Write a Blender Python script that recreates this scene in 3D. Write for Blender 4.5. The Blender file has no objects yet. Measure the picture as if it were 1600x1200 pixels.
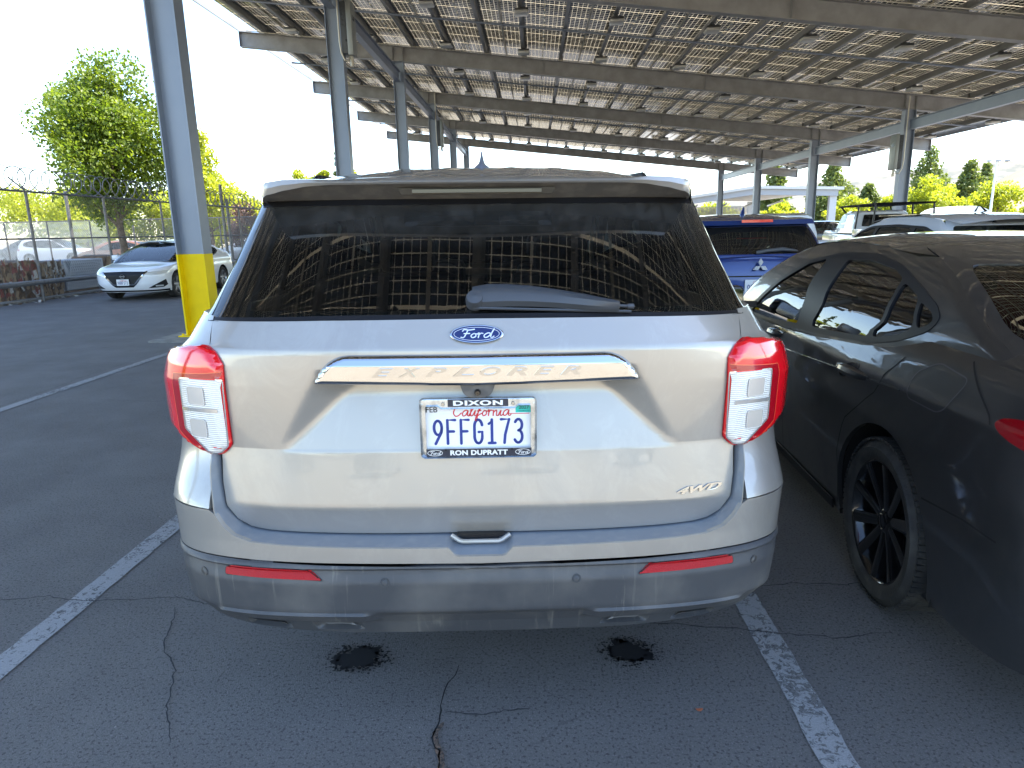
import bpy, bmesh, math, random
from math import sin, cos, pi, radians, sqrt, atan2, tan
from mathutils import Vector, Matrix
from mathutils.geometry import tessellate_polygon
random.seed(7)
S = bpy.context.scene
COL = S.collection

# ------------------------------------------------------------------ camera
CAM_H = 1.49
cd = bpy.data.cameras.new('camera')
cam = bpy.data.objects.new('camera', cd); COL.objects.link(cam)
S.camera = cam
_p, _y, _r = radians(12.86), radians(2.10), radians(1.25)
F_ = Vector((-sin(_y)*cos(_p), cos(_y)*cos(_p), -sin(_p)))
R_ = Vector((cos(_y), sin(_y), 0)); U_ = R_.cross(F_)
R2 = R_*cos(_r) - U_*sin(_r); U2 = R2.cross(F_)
M = Matrix((R2, U2, -F_)).transposed().to_4x4(); M.translation = Vector((0, 0, CAM_H))
cam.matrix_world = M
cd.sensor_fit = 'HORIZONTAL'; cd.sensor_width = 36.0
cd.lens = 36.0*1048.3/1600.0
cd.clip_start = 0.05; cd.clip_end = 6000

# ------------------------------------------------------------------ sky and sun
SUN_EL, SUN_AZ = radians(54), radians(85)      # azimuth clockwise from +Y (the view direction)
w = bpy.data.worlds.new('World'); S.world = w; w.use_nodes = True
nt = w.node_tree; bg = nt.nodes['Background']
sky = nt.nodes.new('ShaderNodeTexSky'); sky.sky_type = 'NISHITA'; sky.sun_disc = False
sky.sun_elevation = SUN_EL; sky.sun_rotation = SUN_AZ
sky.air_density = 1.0; sky.dust_density = .4; sky.ozone_density = 1.0
nt.links.new(sky.outputs[0], bg.inputs[0]); bg.inputs[1].default_value = 0.14
sd = bpy.data.lights.new('sun', 'SUN'); sd.energy = 4.6; sd.angle = radians(0.5); sd.color = (1.0, .95, .86)
so = bpy.data.objects.new('sun', sd); COL.objects.link(so)
sdir = Vector((sin(SUN_AZ)*cos(SUN_EL), cos(SUN_AZ)*cos(SUN_EL), sin(SUN_EL)))
so.rotation_euler = sdir.to_track_quat('Z', 'Y').to_euler(); so.location = (0, 0, 40)
S.view_settings.view_transform = 'Standard'; S.view_settings.look = 'None'
S.view_settings.exposure = 2.28; S.view_settings.gamma = 1.0
S.render.engine = 'CYCLES'
try:
    S.cycles.max_bounces = 9; S.cycles.transparent_max_bounces = 16; S.cycles.transmission_bounces = 6
    S.cycles.sample_clamp_indirect = 8
except Exception: pass

# ------------------------------------------------------------------ helpers
def setp(b, **k):
    for n, v in k.items():
        n = n.replace('_', ' ')
        if n in b.inputs: b.inputs[n].default_value = v
MATS = {}
def mat(name, col, rough=.5, metal=0, coat=0, spec=.5, noise=None, bump=None, emit=None, alpha=None):
    """principled material; noise=(scale, col2, lo, hi) mixes a second colour; bump=(scale, strength)"""
    if name in MATS: return MATS[name]
    m = bpy.data.materials.new(name); m.use_nodes = True; MATS[name] = m
    N = m.node_tree.nodes; Lk = m.node_tree.links; b = N['Principled BSDF']
    c4 = (*col, 1) if len(col) == 3 else col
    setp(b, Base_Color=c4, Roughness=rough, Metallic=metal, Coat_Weight=coat, Coat_Roughness=.03, Specular_IOR_Level=spec)
    if emit: setp(b, Emission_Color=(*emit[0], 1), Emission_Strength=emit[1])
    if noise or bump:
        tc = N.new('ShaderNodeTexCoord')
    if noise:
        n = N.new('ShaderNodeTexNoise'); n.inputs['Scale'].default_value = noise[0]; n.inputs['Detail'].default_value = 6
        r = N.new('ShaderNodeMapRange'); r.inputs[1].default_value = noise[2]; r.inputs[2].default_value = noise[3]
        mx = N.new('ShaderNodeMix'); mx.data_type = 'RGBA'
        mx.inputs[6].default_value = c4; mx.inputs[7].default_value = (*noise[1], 1)
        Lk.new(tc.outputs['Object'], n.inputs['Vector']); Lk.new(n.outputs['Fac'], r.inputs[0]); Lk.new(r.outputs[0], mx.inputs[0]); Lk.new(mx.outputs[2], b.inputs['Base Color'])
    if bump:
        n2 = N.new('ShaderNodeTexNoise'); n2.inputs['Scale'].default_value = bump[0]; n2.inputs['Detail'].default_value = 4
        bp = N.new('ShaderNodeBump'); bp.inputs['Strength'].default_value = bump[1]; bp.inputs['Distance'].default_value = .01
        Lk.new(tc.outputs['Object'], n2.inputs['Vector']); Lk.new(n2.outputs['Fac'], bp.inputs['Height']); Lk.new(bp.outputs[0], b.inputs['Normal'])
    return m

def tag(o, label=None, cat=None, group=None, kind=None):
    if label: o['label'] = label
    if cat: o['category'] = cat
    if group: o['group'] = group
    if kind: o['kind'] = kind
    return o
def empty(name, loc=(0, 0, 0), rz=0, label=None, cat=None, group=None, rx=0, ry=0):
    o = bpy.data.objects.new(name, None); COL.objects.link(o); o.empty_display_size = .1
    o.location = loc; o.rotation_euler = (rx, ry, rz); return tag(o, label, cat, group)
def obj(name, bm, m, parent=None, smooth=True, label=None, cat=None, group=None, kind=None, norm=True):
    if norm: bmesh.ops.recalc_face_normals(bm, faces=bm.faces)
    me = bpy.data.meshes.new(name); bm.to_mesh(me); bm.free()
    for x in (m if isinstance(m, (list, tuple)) else [m]): me.materials.append(x)
    if smooth:
        for p in me.polygons: p.use_smooth = True
        try: me.set_sharp_from_angle(angle=radians(38))
        except Exception: pass
    o = bpy.data.objects.new(name, me); COL.objects.link(o)
    if parent: o.parent = parent
    return tag(o, label, cat, group, kind)
def kids(o): return [c for c in COL.objects if c.parent == o]
def copy_tree(o, parent=None):
    c = o.copy(); COL.objects.link(c); c.parent = parent
    for ch in list(o.children): copy_tree(ch, c)
    return c

def box(bm, x0, x1, y0, y1, z0, z1, mi=0, mtx=None, bev=0):
    vs = [bm.verts.new((x, y, z)) for x in (x0, x1) for y in (y0, y1) for z in (z0, z1)]
    fs = [bm.faces.new([vs[i] for i in q]) for q in ((0, 1, 3, 2), (4, 6, 7, 5), (0, 4, 5, 1), (2, 3, 7, 6), (0, 2, 6, 4), (1, 5, 7, 3))]
    for f in fs: f.material_index = mi
    if bev:
        es = list({e for f in fs for e in f.edges})
        r = bmesh.ops.bevel(bm, geom=es, offset=bev, segments=2, affect='EDGES', profile=.5)
        for f in r['faces']: f.material_index = mi
        vs = list({v for f in r['faces'] for v in f.verts} | {v for v in vs if v.is_valid})
    if mtx:
        for v in vs: v.co = mtx @ v.co
    return vs
def frame_of(d):
    d = Vector(d).normalized(); a = Vector((0, 0, 1)) if abs(d.z) < .9 else Vector((1, 0, 0))
    x = d.cross(a).normalized(); y = d.cross(x).normalized(); return x, y
def tube(bm, pts, r, n=8, closed=False, cap=True, mi=0):
    pts = [Vector(p) for p in pts]; rings = []; m = len(pts)
    rr = r if isinstance(r, (list, tuple)) else [r]*m
    px = None
    for i, p in enumerate(pts):
        if closed: d = pts[(i+1) % m]-pts[i-1]
        else: d = pts[min(i+1, m-1)]-pts[max(i-1, 0)]
        if px is None: x, y = frame_of(d)
        else:
            d.normalize(); x = (px-d*px.dot(d))
            if x.length < 1e-6: x, y = frame_of(d)
            else: x.normalize(); y = d.cross(x)
        px = x
        rings.append([bm.verts.new(p+(x*cos(2*pi*k/n)+y*sin(2*pi*k/n))*rr[i]) for k in range(n)])
    for i in range(m if closed else m-1):
        a, b = rings[i], rings[(i+1) % m]
        for k in range(n):
            f = bm.faces.new((a[k], a[(k+1) % n], b[(k+1) % n], b[k])); f.material_index = mi
    if cap and not closed:
        for r_ in (rings[0], rings[-1]):
            try: bm.faces.new(r_).material_index = mi
            except Exception: pass
def lathe(bm, prof, n=32, axis='x', mtx=None, mi=0):
    """prof: list of (axial, radius) revolved round the axis"""
    rings = []
    for a, r in prof:
        ring = []
        for k in range(n):
            t = 2*pi*k/n
            c = (a, r*cos(t), r*sin(t)) if axis == 'x' else (r*cos(t), a, r*sin(t)) if axis == 'y' else (r*cos(t), r*sin(t), a)
            v = bm.verts.new(c)
            if mtx: v.co = mtx @ v.co
            ring.append(v)
        rings.append(ring)
    for a, b in zip(rings, rings[1:]):
        for k in range(n):
            bm.faces.new((a[k], a[(k+1) % n], b[(k+1) % n], b[k])).material_index = mi
    return rings
def prism(bm, poly, d0, d1, mapf, mi=0):
    """extruded 2D polygon: mapf(x, y, depth) -> 3D"""
    a = [bm.verts.new(mapf(x, y, d0)) for x, y in poly]; b = [bm.verts.new(mapf(x, y, d1)) for x, y in poly]
    bm.faces.new(a).material_index = mi; bm.faces.new(b).material_index = mi
    n = len(a)
    for i in range(n): bm.faces.new((a[i], a[(i+1) % n], b[(i+1) % n], b[i])).material_index = mi

def interp(tab, x):
    if x <= tab[0][0]: return tab[0][1]
    for (a, va), (b, vb) in zip(tab, tab[1:]):
        if x <= b: return va+(vb-va)*(x-a)/(b-a)
    return tab[-1][1]
def sinterp(tab, x):
    """smooth (monotone cubic-ish) interpolation"""
    if x <= tab[0][0]: return tab[0][1]
    if x >= tab[-1][0]: return tab[-1][1]
    for i in range(len(tab)-1):
        if x <= tab[i+1][0]: break
    def sl(j):
        if j <= 0: return (tab[1][1]-tab[0][1])/(tab[1][0]-tab[0][0])
        if j >= len(tab)-1: return (tab[-1][1]-tab[-2][1])/(tab[-1][0]-tab[-2][0])
        a = (tab[j][1]-tab[j-1][1])/(tab[j][0]-tab[j-1][0]); b = (tab[j+1][1]-tab[j][1])/(tab[j+1][0]-tab[j][0])
        return 0 if a*b <= 0 else 2*a*b/(a+b)
    h = tab[i+1][0]-tab[i][0]; t = (x-tab[i][0])/h; y0, y1 = tab[i][1], tab[i+1][1]
    return (2*t**3-3*t*t+1)*y0+(t**3-2*t*t+t)*h*sl(i)+(-2*t**3+3*t*t)*y1+(t**3-t*t)*h*sl(i+1)
def sstep(a, b, x):
    t = max(0, min(1, (x-a)/(b-a))); return t*t*(3-2*t)
def round_poly(poly, r, n=4):
    """round the corners of a closed 2D polygon; r scalar or per-vertex list"""
    out = []; m = len(poly)
    for i, p in enumerate(poly):
        rr = r[i] if isinstance(r, (list, tuple)) else r
        a = Vector(poly[i-1]); b = Vector(p); c = Vector(poly[(i+1) % m])
        if rr <= 0: out.append(tuple(b)); continue
        d1 = (a-b); d2 = (c-b); l = min(rr, d1.length*.48, d2.length*.48)
        p1 = b+d1.normalized()*l; p2 = b+d2.normalized()*l
        for k in range(n+1):
            t = k/n; out.append(tuple(p1*(1-t)**2+b*2*t*(1-t)+p2*t*t))
    return out
def mirror_poly(half):
    """half outline from centre bottom to centre top (u>=0) -> closed polygon"""
    return half+[(-x, y) for x, y in reversed(half) if abs(x) > 1e-6]

def panel(name, m, outline, mapf, parent=None, holes=(), step=(.03, .03), off=0.0, rim=0.0, bm=None, mi=0, rimmi=None, dense=True, flip=False, **kw):
    """2D outline (with holes) cut into a grid and laid on the surface mapf(a, b) -> Vector, lifted by off along
    the surface normal; rim turns the edge inward by that depth"""
    own = bm is None
    T = bmesh.new()
    polys = [[Vector((x, y, 0)) for x, y in outline]]+[[Vector((x, y, 0)) for x, y in h] for h in holes]
    flat = [p for q in polys for p in q]
    vs = [T.verts.new(p) for p in flat]
    for t in tessellate_polygon(polys):
        try: T.faces.new([vs[i] for i in t])
        except Exception: pass
    loose = [v for v in T.verts if not v.link_faces]
    bmesh.ops.delete(T, geom=loose, context='VERTS')
    for ax, st in ((0, step[0]), (1, step[1])):
        if not st: continue
        lo = min(p[ax] for p in flat); hi = max(p[ax] for p in flat)
        n = max(1, int(round((hi-lo)/st)))
        for i in range(1, n):
            c = lo+(hi-lo)*i/n
            co = (c, 0, 0) if ax == 0 else (0, c, 0); no = (1, 0, 0) if ax == 0 else (0, 1, 0)
            bmesh.ops.bisect_plane(T, geom=T.verts[:]+T.edges[:]+T.faces[:], dist=1e-6, plane_co=co, plane_no=no)
    h = 1e-3
    def nrm(a, b):
        d1 = mapf(a+h, b)-mapf(a-h, b); d2 = mapf(a, b+h)-mapf(a, b-h)
        n_ = d1.cross(d2)
        if n_.length < 1e-12: return Vector((0, 0, 1))
        n_.normalize(); return -n_ if flip else n_
    boundary = [e for e in T.edges if len(e.link_faces) == 1]
    uv = {v: (v.co.x, v.co.y) for v in T.verts}
    cnt = {}
    for v in T.verts:
        a, b = uv[v]; p = mapf(a, b)
        if off or rim: nn = nrm(a, b); cnt[v] = nn; p = p+nn*off
        v.co = p
    if rim:
        new = {}
        for e in boundary:
            for v in e.verts:
                if v not in new: new[v] = T.verts.new(v.co-cnt[v]*rim)
        for e in boundary:
            a, b = e.verts
            f = T.faces.new((a, b, new[b], new[a])); f.material_index = 1 if rimmi is not None else 0
    for f in T.faces:
        f.material_index = (rimmi if (rimmi is not None and f.material_index == 1) else mi)
    bmesh.ops.recalc_face_normals(T, faces=T.faces)
    if own: return obj(name, T, m, parent, norm=False, **kw)
    me = bpy.data.meshes.new('tmp'); T.to_mesh(me); T.free(); bm.from_mesh(me); bpy.data.meshes.remove(me)
def ribbon(bm, path, wdt, mapf, off=.001, mi=0, flip=False, n=None, closed=False):
    """flat strip of width wdt along a 2D path on the surface"""
    P = [Vector(p) for p in path]
    if n:
        L = [0]
        for a, b in zip(P, P[1:]): L.append(L[-1]+(b-a).length)
        Q = []
        for i in range(n+1):
            t = L[-1]*i/n
            for j in range(len(P)-1):
                if t <= L[j+1]+1e-9: break
            k = (t-L[j])/max(1e-9, L[j+1]-L[j]); Q.append(P[j].lerp(P[j+1], k))
        P = Q
    h = 1e-3; row = []
    for i, p in enumerate(P):
        if closed: d = P[(i+1) % len(P)]-P[i-1]
        else: d = P[min(i+1, len(P)-1)]-P[max(i-1, 0)]
        q0 = mapf(p.x, p.y); dx = (mapf(p.x+h, p.y)-mapf(p.x-h, p.y))/(2*h); dy = (mapf(p.x, p.y+h)-mapf(p.x, p.y-h))/(2*h)
        T = (dx*d.x+dy*d.y); nn = dx.cross(dy)
        if nn.length < 1e-12 or T.length < 1e-12: continue
        nn.normalize(); T.normalize()
        if flip: nn = -nn
        s = T.cross(nn)
        row.append((bm.verts.new(q0+s*wdt/2+nn*off), bm.verts.new(q0-s*wdt/2+nn*off)))
    m = len(row)
    for i in range(m if closed else m-1):
        a, b = row[i], row[(i+1) % m]
        bm.faces.new((a[0], b[0], b[1], a[1])).material_index = mi
def strip(bm, A, B, mi=0):
    a = [bm.verts.new(p) for p in A]; b = [bm.verts.new(p) for p in B]
    for i in range(len(a)-1): bm.faces.new((a[i], a[i+1], b[i+1], b[i])).material_index = mi
def loft(bm, rows, mi=0, closed=False):
    R = [[bm.verts.new(p) for p in r] for r in rows]
    for a, b in zip(R, R[1:]):
        m = len(a)
        for i in range(m if closed else m-1):
            bm.faces.new((a[i], a[(i+1) % m], b[(i+1) % m], b[i])).material_index = mi
    return R

# ------------------------------------------------------------------ lettering (single-line strokes and the built-in typeface)
def arc(cx, cy, rx, ry, a0, a1, n=10): return [(cx+rx*cos(radians(a0+(a1-a0)*i/n)), cy+ry*sin(radians(a0+(a1-a0)*i/n))) for i in range(n+1)]
GL = {
 '9': [arc(.5, .68, .4, .3, -15, 345, 16), [(.9, .66), (.86, .5), (.22, 0)]],
 '6': [arc(.5, .3, .4, .3, 165, 525, 16), [(.1, .34), (.14, .5), (.78, 1)]],
 'F': [[(.1, 0), (.1, 1), (.9, 1)], [(.1, .52), (.75, .52)]],
 'G': [arc(.5, .72, .4, .28, 10, 180, 8)+arc(.5, .28, .4, .28, 180, 360, 10)+[(.9, .48), (.55, .48)]],
 '1': [[(.2, .82), (.52, 1), (.52, 0)], [(.18, 0), (.86, 0)]],
 '7': [[(.08, 1), (.92, 1), (.5, .35), (.42, 0)]],
 '3': [arc(.48, .76, .38, .24, 150, -90, 10)+arc(.46, .27, .42, .27, 80, -150, 12)],
 'R': [[(.1, 0), (.1, 1), (.55, 1)]+arc(.55, .76, .34, .24, 90, -90, 8)+[(.1, .52)], [(.5, .52), (.92, 0)]],
 'K': [[(.1, 0), (.1, 1)], [(.9, 1), (.14, .42)], [(.34, .58), (.92, 0)]],
 '0': [arc(.5, .72, .4, .28, 0, 180, 8)+arc(.5, .28, .4, .28, 180, 360, 8)+[(.9, .72)]],
 'H': [[(.1, 0), (.1, 1)], [(.9, 0), (.9, 1)], [(.1, .5), (.9, .5)]],
}
def strokes(bm, paths, wdt, mapf, off, mi=0, depth=0):
    """round-ended flat strokes"""
    for P in paths:
        P = [Vector(p) for p in P]
        L = []; Rr = []
        for i, p in enumerate(P):
            d = P[min(i+1, len(P)-1)]-P[max(i-1, 0)]
            if d.length < 1e-9: continue
            d.normalize(); s = Vector((-d.y, d.x))*wdt/2
            L.append(p+s); Rr.append(p-s)
        for i in range(len(L)-1):
            bm.faces.new([bm.verts.new(mapf(q.x, q.y, off)) for q in (L[i], Rr[i], Rr[i+1], L[i+1])]).material_index = mi
        for q in P[1:-1] if len(P) > 2 else []:
            bm.faces.new([bm.verts.new(mapf(q.x+wdt/2*cos(a*pi/4), q.y+wdt/2*sin(a*pi/4), off+1e-4)) for a in range(8)]).material_index = mi
        for q in (P[0], P[-1]):
            bm.faces.new([bm.verts.new(mapf(q.x+wdt/2*cos(a*pi/4), q.y+wdt/2*sin(a*pi/4), off+1e-4)) for a in range(8)]).material_index = mi
_tc = {}
def text_faces(s, shear=0, bold=0, space=1):
    key = (s, shear, bold, space)
    if key in _tc: return _tc[key]
    c = bpy.data.curves.new('t', 'FONT'); c.body = s; c.align_x = 'CENTER'; c.align_y = 'CENTER'; c.shear = shear; c.offset = bold; c.space_character = space
    o = bpy.data.objects.new('t', c); COL.objects.link(o)
    bpy.context.view_layer.update()
    me = bpy.data.meshes.new_from_object(o.evaluated_get(bpy.context.evaluated_depsgraph_get()))
    V = [(v.co.x, v.co.y) for v in me.vertices]; Fc = [tuple(p.vertices) for p in me.polygons]
    bpy.data.objects.remove(o); bpy.data.curves.remove(c); bpy.data.meshes.remove(me)
    xs = [v[0] for v in V]; ys = [v[1] for v in V]; x0, x1, y0, y1 = min(xs), max(xs), min(ys), max(ys)
    V = [((x-(x0+x1)/2)/(x1-x0), (y-(y0+y1)/2)/(y1-y0)) for x, y in V]
    _tc[key] = (V, Fc); return _tc[key]
def text(bm, s, cx, cy, wd, ht, mapf, off, mi=0, shear=0, bold=0, space=1, thick=0):
    V, Fc = text_faces(s, shear, bold, space)
    vs = [bm.verts.new(mapf(cx+x*wd, cy+y*ht, off)) for x, y in V]
    fs = []
    for f in Fc:
        try: fc = bm.faces.new([vs[i] for i in f]); fc.material_index = mi; fs.append(fc)
        except Exception: pass
    if thick:
        vb = {v: bm.verts.new(mapf(cx+x*wd, cy+y*ht, off-thick)) for v, (x, y) in zip(vs, V)}
        es = {}
        for f in fs:
            for e in f.edges: es[e] = es.get(e, 0)+1
        for e, c in es.items():
            if c == 1:
                a, b = e.verts; bm.faces.new((a, b, vb[b], vb[a])).material_index = mi
def script(word):
    """joined handwriting strokes for a word, x in units of letter width, height 0..1"""
    G = {
     'C': ([[(1.0, .85), (.8, 1), (.45, .95), (.15, .6), (.1, .25), (.35, 0), (.7, .05), (1.0, .3)]], 1.05),
     'F': ([[(.1, .8), (.25, 1), (.7, .93), (1.25, 1.02)], [(.62, .93), (.45, .3), (.3, .02), (.05, .06)], [(.3, .5), (.85, .52)]], .95),
     'a': ([[(.75, .48), (.45, .55), (.12, .3), (.2, .02), (.5, .08), (.75, .48), (.72, .1), (.9, 0), (1.05, .1)]], .92),
     'l': ([[(0, .1), (.4, .7), (.42, 1), (.25, .95), (.15, .3), (.25, 0), (.5, .1)]], .45),
     'i': ([[(.0, .1), (.25, .5), (.2, .1), (.35, 0), (.5, .1)], [(.3, .74), (.32, .8)]], .45),
     'f': ([[(.0, .12), (.40, .70), (.44, 1.0), (.28, .92), (.16, .3), (.04, -.38), (-.10, -.42), (-.06, -.15), (.30, .10), (.55, .22)], [(.02, .46), (.46, .50)]], .58),
     'o': ([[(.3, .5), (.08, .25), (.25, 0), (.55, .15), (.5, .45), (.3, .5), (.75, .42)]], .68),
     'r': ([[(.02, .42), (.16, .56), (.16, 0)], [(.16, .28), (.34, .52), (.55, .50)]], .60),
     'n': ([[(.1, .5), (.12, 0)], [(.12, .3), (.4, .52), (.5, .4), (.5, .05), (.7, 0), (.8, .1)]], .75),
     'd': ([[(.75, .48), (.45, .55), (.12, .3), (.2, .02), (.5, .08), (.8, .5), (1.0, 1.05)], [(.85, .62), (.78, .1), (.95, 0), (1.1, .15)]], .95),
    }
    out = []; x = 0
    for ch in word:
        st, wd = G[ch]
        for s_ in st: out.append([(x+px+.15*py, py) for px, py in s_])
        x += wd
    return out, x
def smooth_path(P, n=4):
    P = [Vector(p) for p in P]; out = []
    for i in range(len(P)-1):
        a = P[max(i-1, 0)]; b = P[i]; c = P[i+1]; d = P[min(i+2, len(P)-1)]
        for k in range(n):
            t = k/n; out.append(.5*((2*b)+(c-a)*t+(2*a-5*b+4*c-d)*t*t+(3*b-a-3*c+d)*t**3))
    out.append(P[-1]); return [tuple(p) for p in out]
def script_word(bm, word, cx, cy, wd, ht, thick, mapf, off, mi=0):
    st, L = script(word)
    strokes(bm, [[(cx+(x/L-.5)*wd, cy+(y-.5)*ht) for x, y in smooth_path(s_)] for s_ in st], thick, mapf, off, mi)

# ------------------------------------------------------------------ body surface of the silver car (x across, y forward from the plate, z up)
def _se(n, asp, N=400):
    T = [(0, 0, 0)]; L = 0; px, py = 0, 0
    for i in range(1, N+1):
        th = i/N*pi/2; a = sin(th)**(2/n); b = 1-max(0.0, cos(th))**(2/n)
        L += sqrt((a-px)**2+((b-py)*asp)**2); px, py = a, b; T.append((L, a, b))
    return [(l/L, a, b) for l, a, b in T]
def _lk(T, s):
    lo, hi = 0, len(T)-1
    while hi-lo > 1:
        m = (lo+hi)//2
        if T[m][0] <= s: lo = m
        else: hi = m
    k = (s-T[lo][0])/max(1e-12, T[hi][0]-T[lo][0]); return T[lo][1]+k*(T[hi][1]-T[lo][1]), T[lo][2]+k*(T[hi][2]-T[lo][2])
def _inv(T, a):
    a = min(max(a, 0), 1)
    for p, q in zip(T, T[1:]):
        if q[1] >= a: return p[0]+(q[0]-p[0])*(a-p[1])/max(1e-12, q[1]-p[1])
    return 1.0
XT = _se(3.4, .42); XG = _se(3.4, .42)
X_PB = [(.34, .01), (.352, -.035), (.40, -.055), (.445, -.082), (.455, -.084), (.545, -.088), (.590, -.072), (.65, -.068), (.735, -.066), (.86, -.03), (.90, -.005), (1.19, .03), (1.27, .125)]
X_PG = [(.60, .03), (.655, .010), (.734, -.014), (.90, .012), (1.172, .010), (1.182, .012), (1.192, .018), (1.262, .060), (1.30, .08)]
X_W = [(.34, .80), (.352, .83), (.41, .87), (.45, .89), (.553, .915), (.60, .93), (.735, .944), (.86, .940), (1.08, .945), (1.13, .930), (1.165, .910), (1.19, .885), (1.262, .850), (1.30, .83)]
X_VG = [(1.24, .06), (1.262, .080), (1.60, .470), (1.66, .52)]
X_WG = [(1.24, .83), (1.262, .815), (1.40, .784), (1.60, .750), (1.66, .735), (1.72, .70)]
X_BC = [(.34, .25), (.45, .28), (.60, .36), (.9, .40)]
X_CR = .40; X_GC = .28; X_LEN = 4.22
def _x(T, s, z, W, v0, cr, f0=0.0):
    sg = -1 if s < 0 else 1; s = abs(s)
    if s <= 1: a, b = _lk(T, s); return (sg*W*a, v0+cr*b, z)
    if s <= 2: return (sg*W, v0+cr+(s-1)*(X_LEN-f0-v0-cr+.35), z)
    a, b = _lk(T, 3-s); return (sg*W*a, v0+cr+(X_LEN-f0-v0-cr+.35)+.45*(1-b), z)
def recess(u, z):
    # plate bay: inset floor between the slanted edges under the chrome bar
    u = abs(u)
    eu = .458+(1.089-z)*(.553-.458)/(1.089-.905)      # proud edge
    fu = .335+(1.089-z)*(.535-.335)/(1.089-.905)      # floor edge
    k = max(0, min(1, (eu-u)/max(.012, eu-fu)))
    return .045*k*max(0, min(1, (z-.895)/.16))*(1 if z < 1.12 else 0)
def exp_gate(s, z):
    W = interp(X_W, z); a = _lk(XT, min(1, abs(s)))[0]
    return _x(XT, s, z, W, interp(X_PG, z)+recess(W*a, z), X_CR)
def exp_bump(s, z): return _x(XT, s, z, interp(X_W, z), interp(X_PB, z), interp(X_BC, z), .1)
def exp_green(s, z): return _x(XG, s, z, interp(X_WG, z), interp(X_VG, z), X_GC, interp([(1.24, 1.25), (1.66, 2.05)], z))

# ------------------------------------------------------------------ generic car surfaces: x across, y forward from the rear bumper, z up
class Shell:
    """low(s, z): body sides and ends; grn(s, z): glasshouse. s 0..1 rear half, 1..2 side, 2..3 front half (sign = side)"""
    def __init__(self, L, W, R, F, WG, RG, FG, cr=.45, cf=.5, cg=.30, cgf=.35, n=3.2, ng=3.4, bul=.03):
        self.L, self.W, self.R, self.F, self.WG, self.RG, self.FG = L, W, R, F, WG, RG, FG
        self.cr, self.cf, self.cg, self.cgf, self.bul = cr, cf, cg, cgf, bul
        self.T = _se(n, .5); self.TG = _se(ng, .42)
    def _p(self, T, s, z, W, r, f, cr, cf):
        sg = -1 if s < 0 else 1; s = abs(s)
        if s <= 1: a, b = _lk(T, s); u = W*a; v = r+cr*b
        elif s <= 2: u = W; v = r+cr+(s-1)*(f-cf-r-cr)
        else: a, b = _lk(T, 3-s); u = W*a; v = f-cf+cf*(1-b)
        k = 1-self.bul*((v-self.L*.5)/(self.L*.5))**2
        return (sg*u*k, v, z)
    def low(self, s, z): return self._p(self.T, s, z, sinterp(self.W, z), sinterp(self.R, z), self.L-sinterp(self.F, z), self.cr, self.cf)
    def grn(self, s, z): return self._p(self.TG, s, z, sinterp(self.WG, z), sinterp(self.RG, z), self.L-sinterp(self.FG, z), self.cg, self.cgf)
    def ls(self, v, z): a = self.low(1.0, z)[1]; b = self.low(2.0, z)[1]; return 1+(v-a)/(b-a)
    def gs(self, v, z): a = self.grn(1.0, z)[1]; b = self.grn(2.0, z)[1]; return 1+(v-a)/(b-a)
CAMRY = Shell(4.88,
    W=[(.15, .84), (.22, .885), (.35, .905), (.55, .92), (.70, .918), (.82, .905), (.90, .900), (.96, .875), (1.02, .845), (1.08, .79), (1.12, .70)],
    R=[(.15, .16), (.30, .04), (.45, .0), (.62, .01), (.80, .03), (.95, .05), (1.06, .06), (1.10, .12), (1.13, .20)],
    F=[(.15, .12), (.3, .02), (.5, .0), (.65, .04), (.75, .12), (.85, .45), (.95, 1.0), (1.1, 1.2)],
    WG=[(.88, .852), (.96, .838), (1.05, .812), (1.15, .768), (1.25, .708), (1.33, .648), (1.40, .575), (1.44, .5)],
    RG=[(.88, .28), (1.06, .38), (1.15, .62), (1.25, .88), (1.34, 1.18), (1.40, 1.5), (1.43, 1.8)],
    FG=[(.88, .85), (.95, .95), (1.1, 1.18), (1.25, 1.5), (1.36, 1.85), (1.42, 2.2)], cg=.32, cgf=.30)
CAM_O = (2.17, 1.39)

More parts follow.
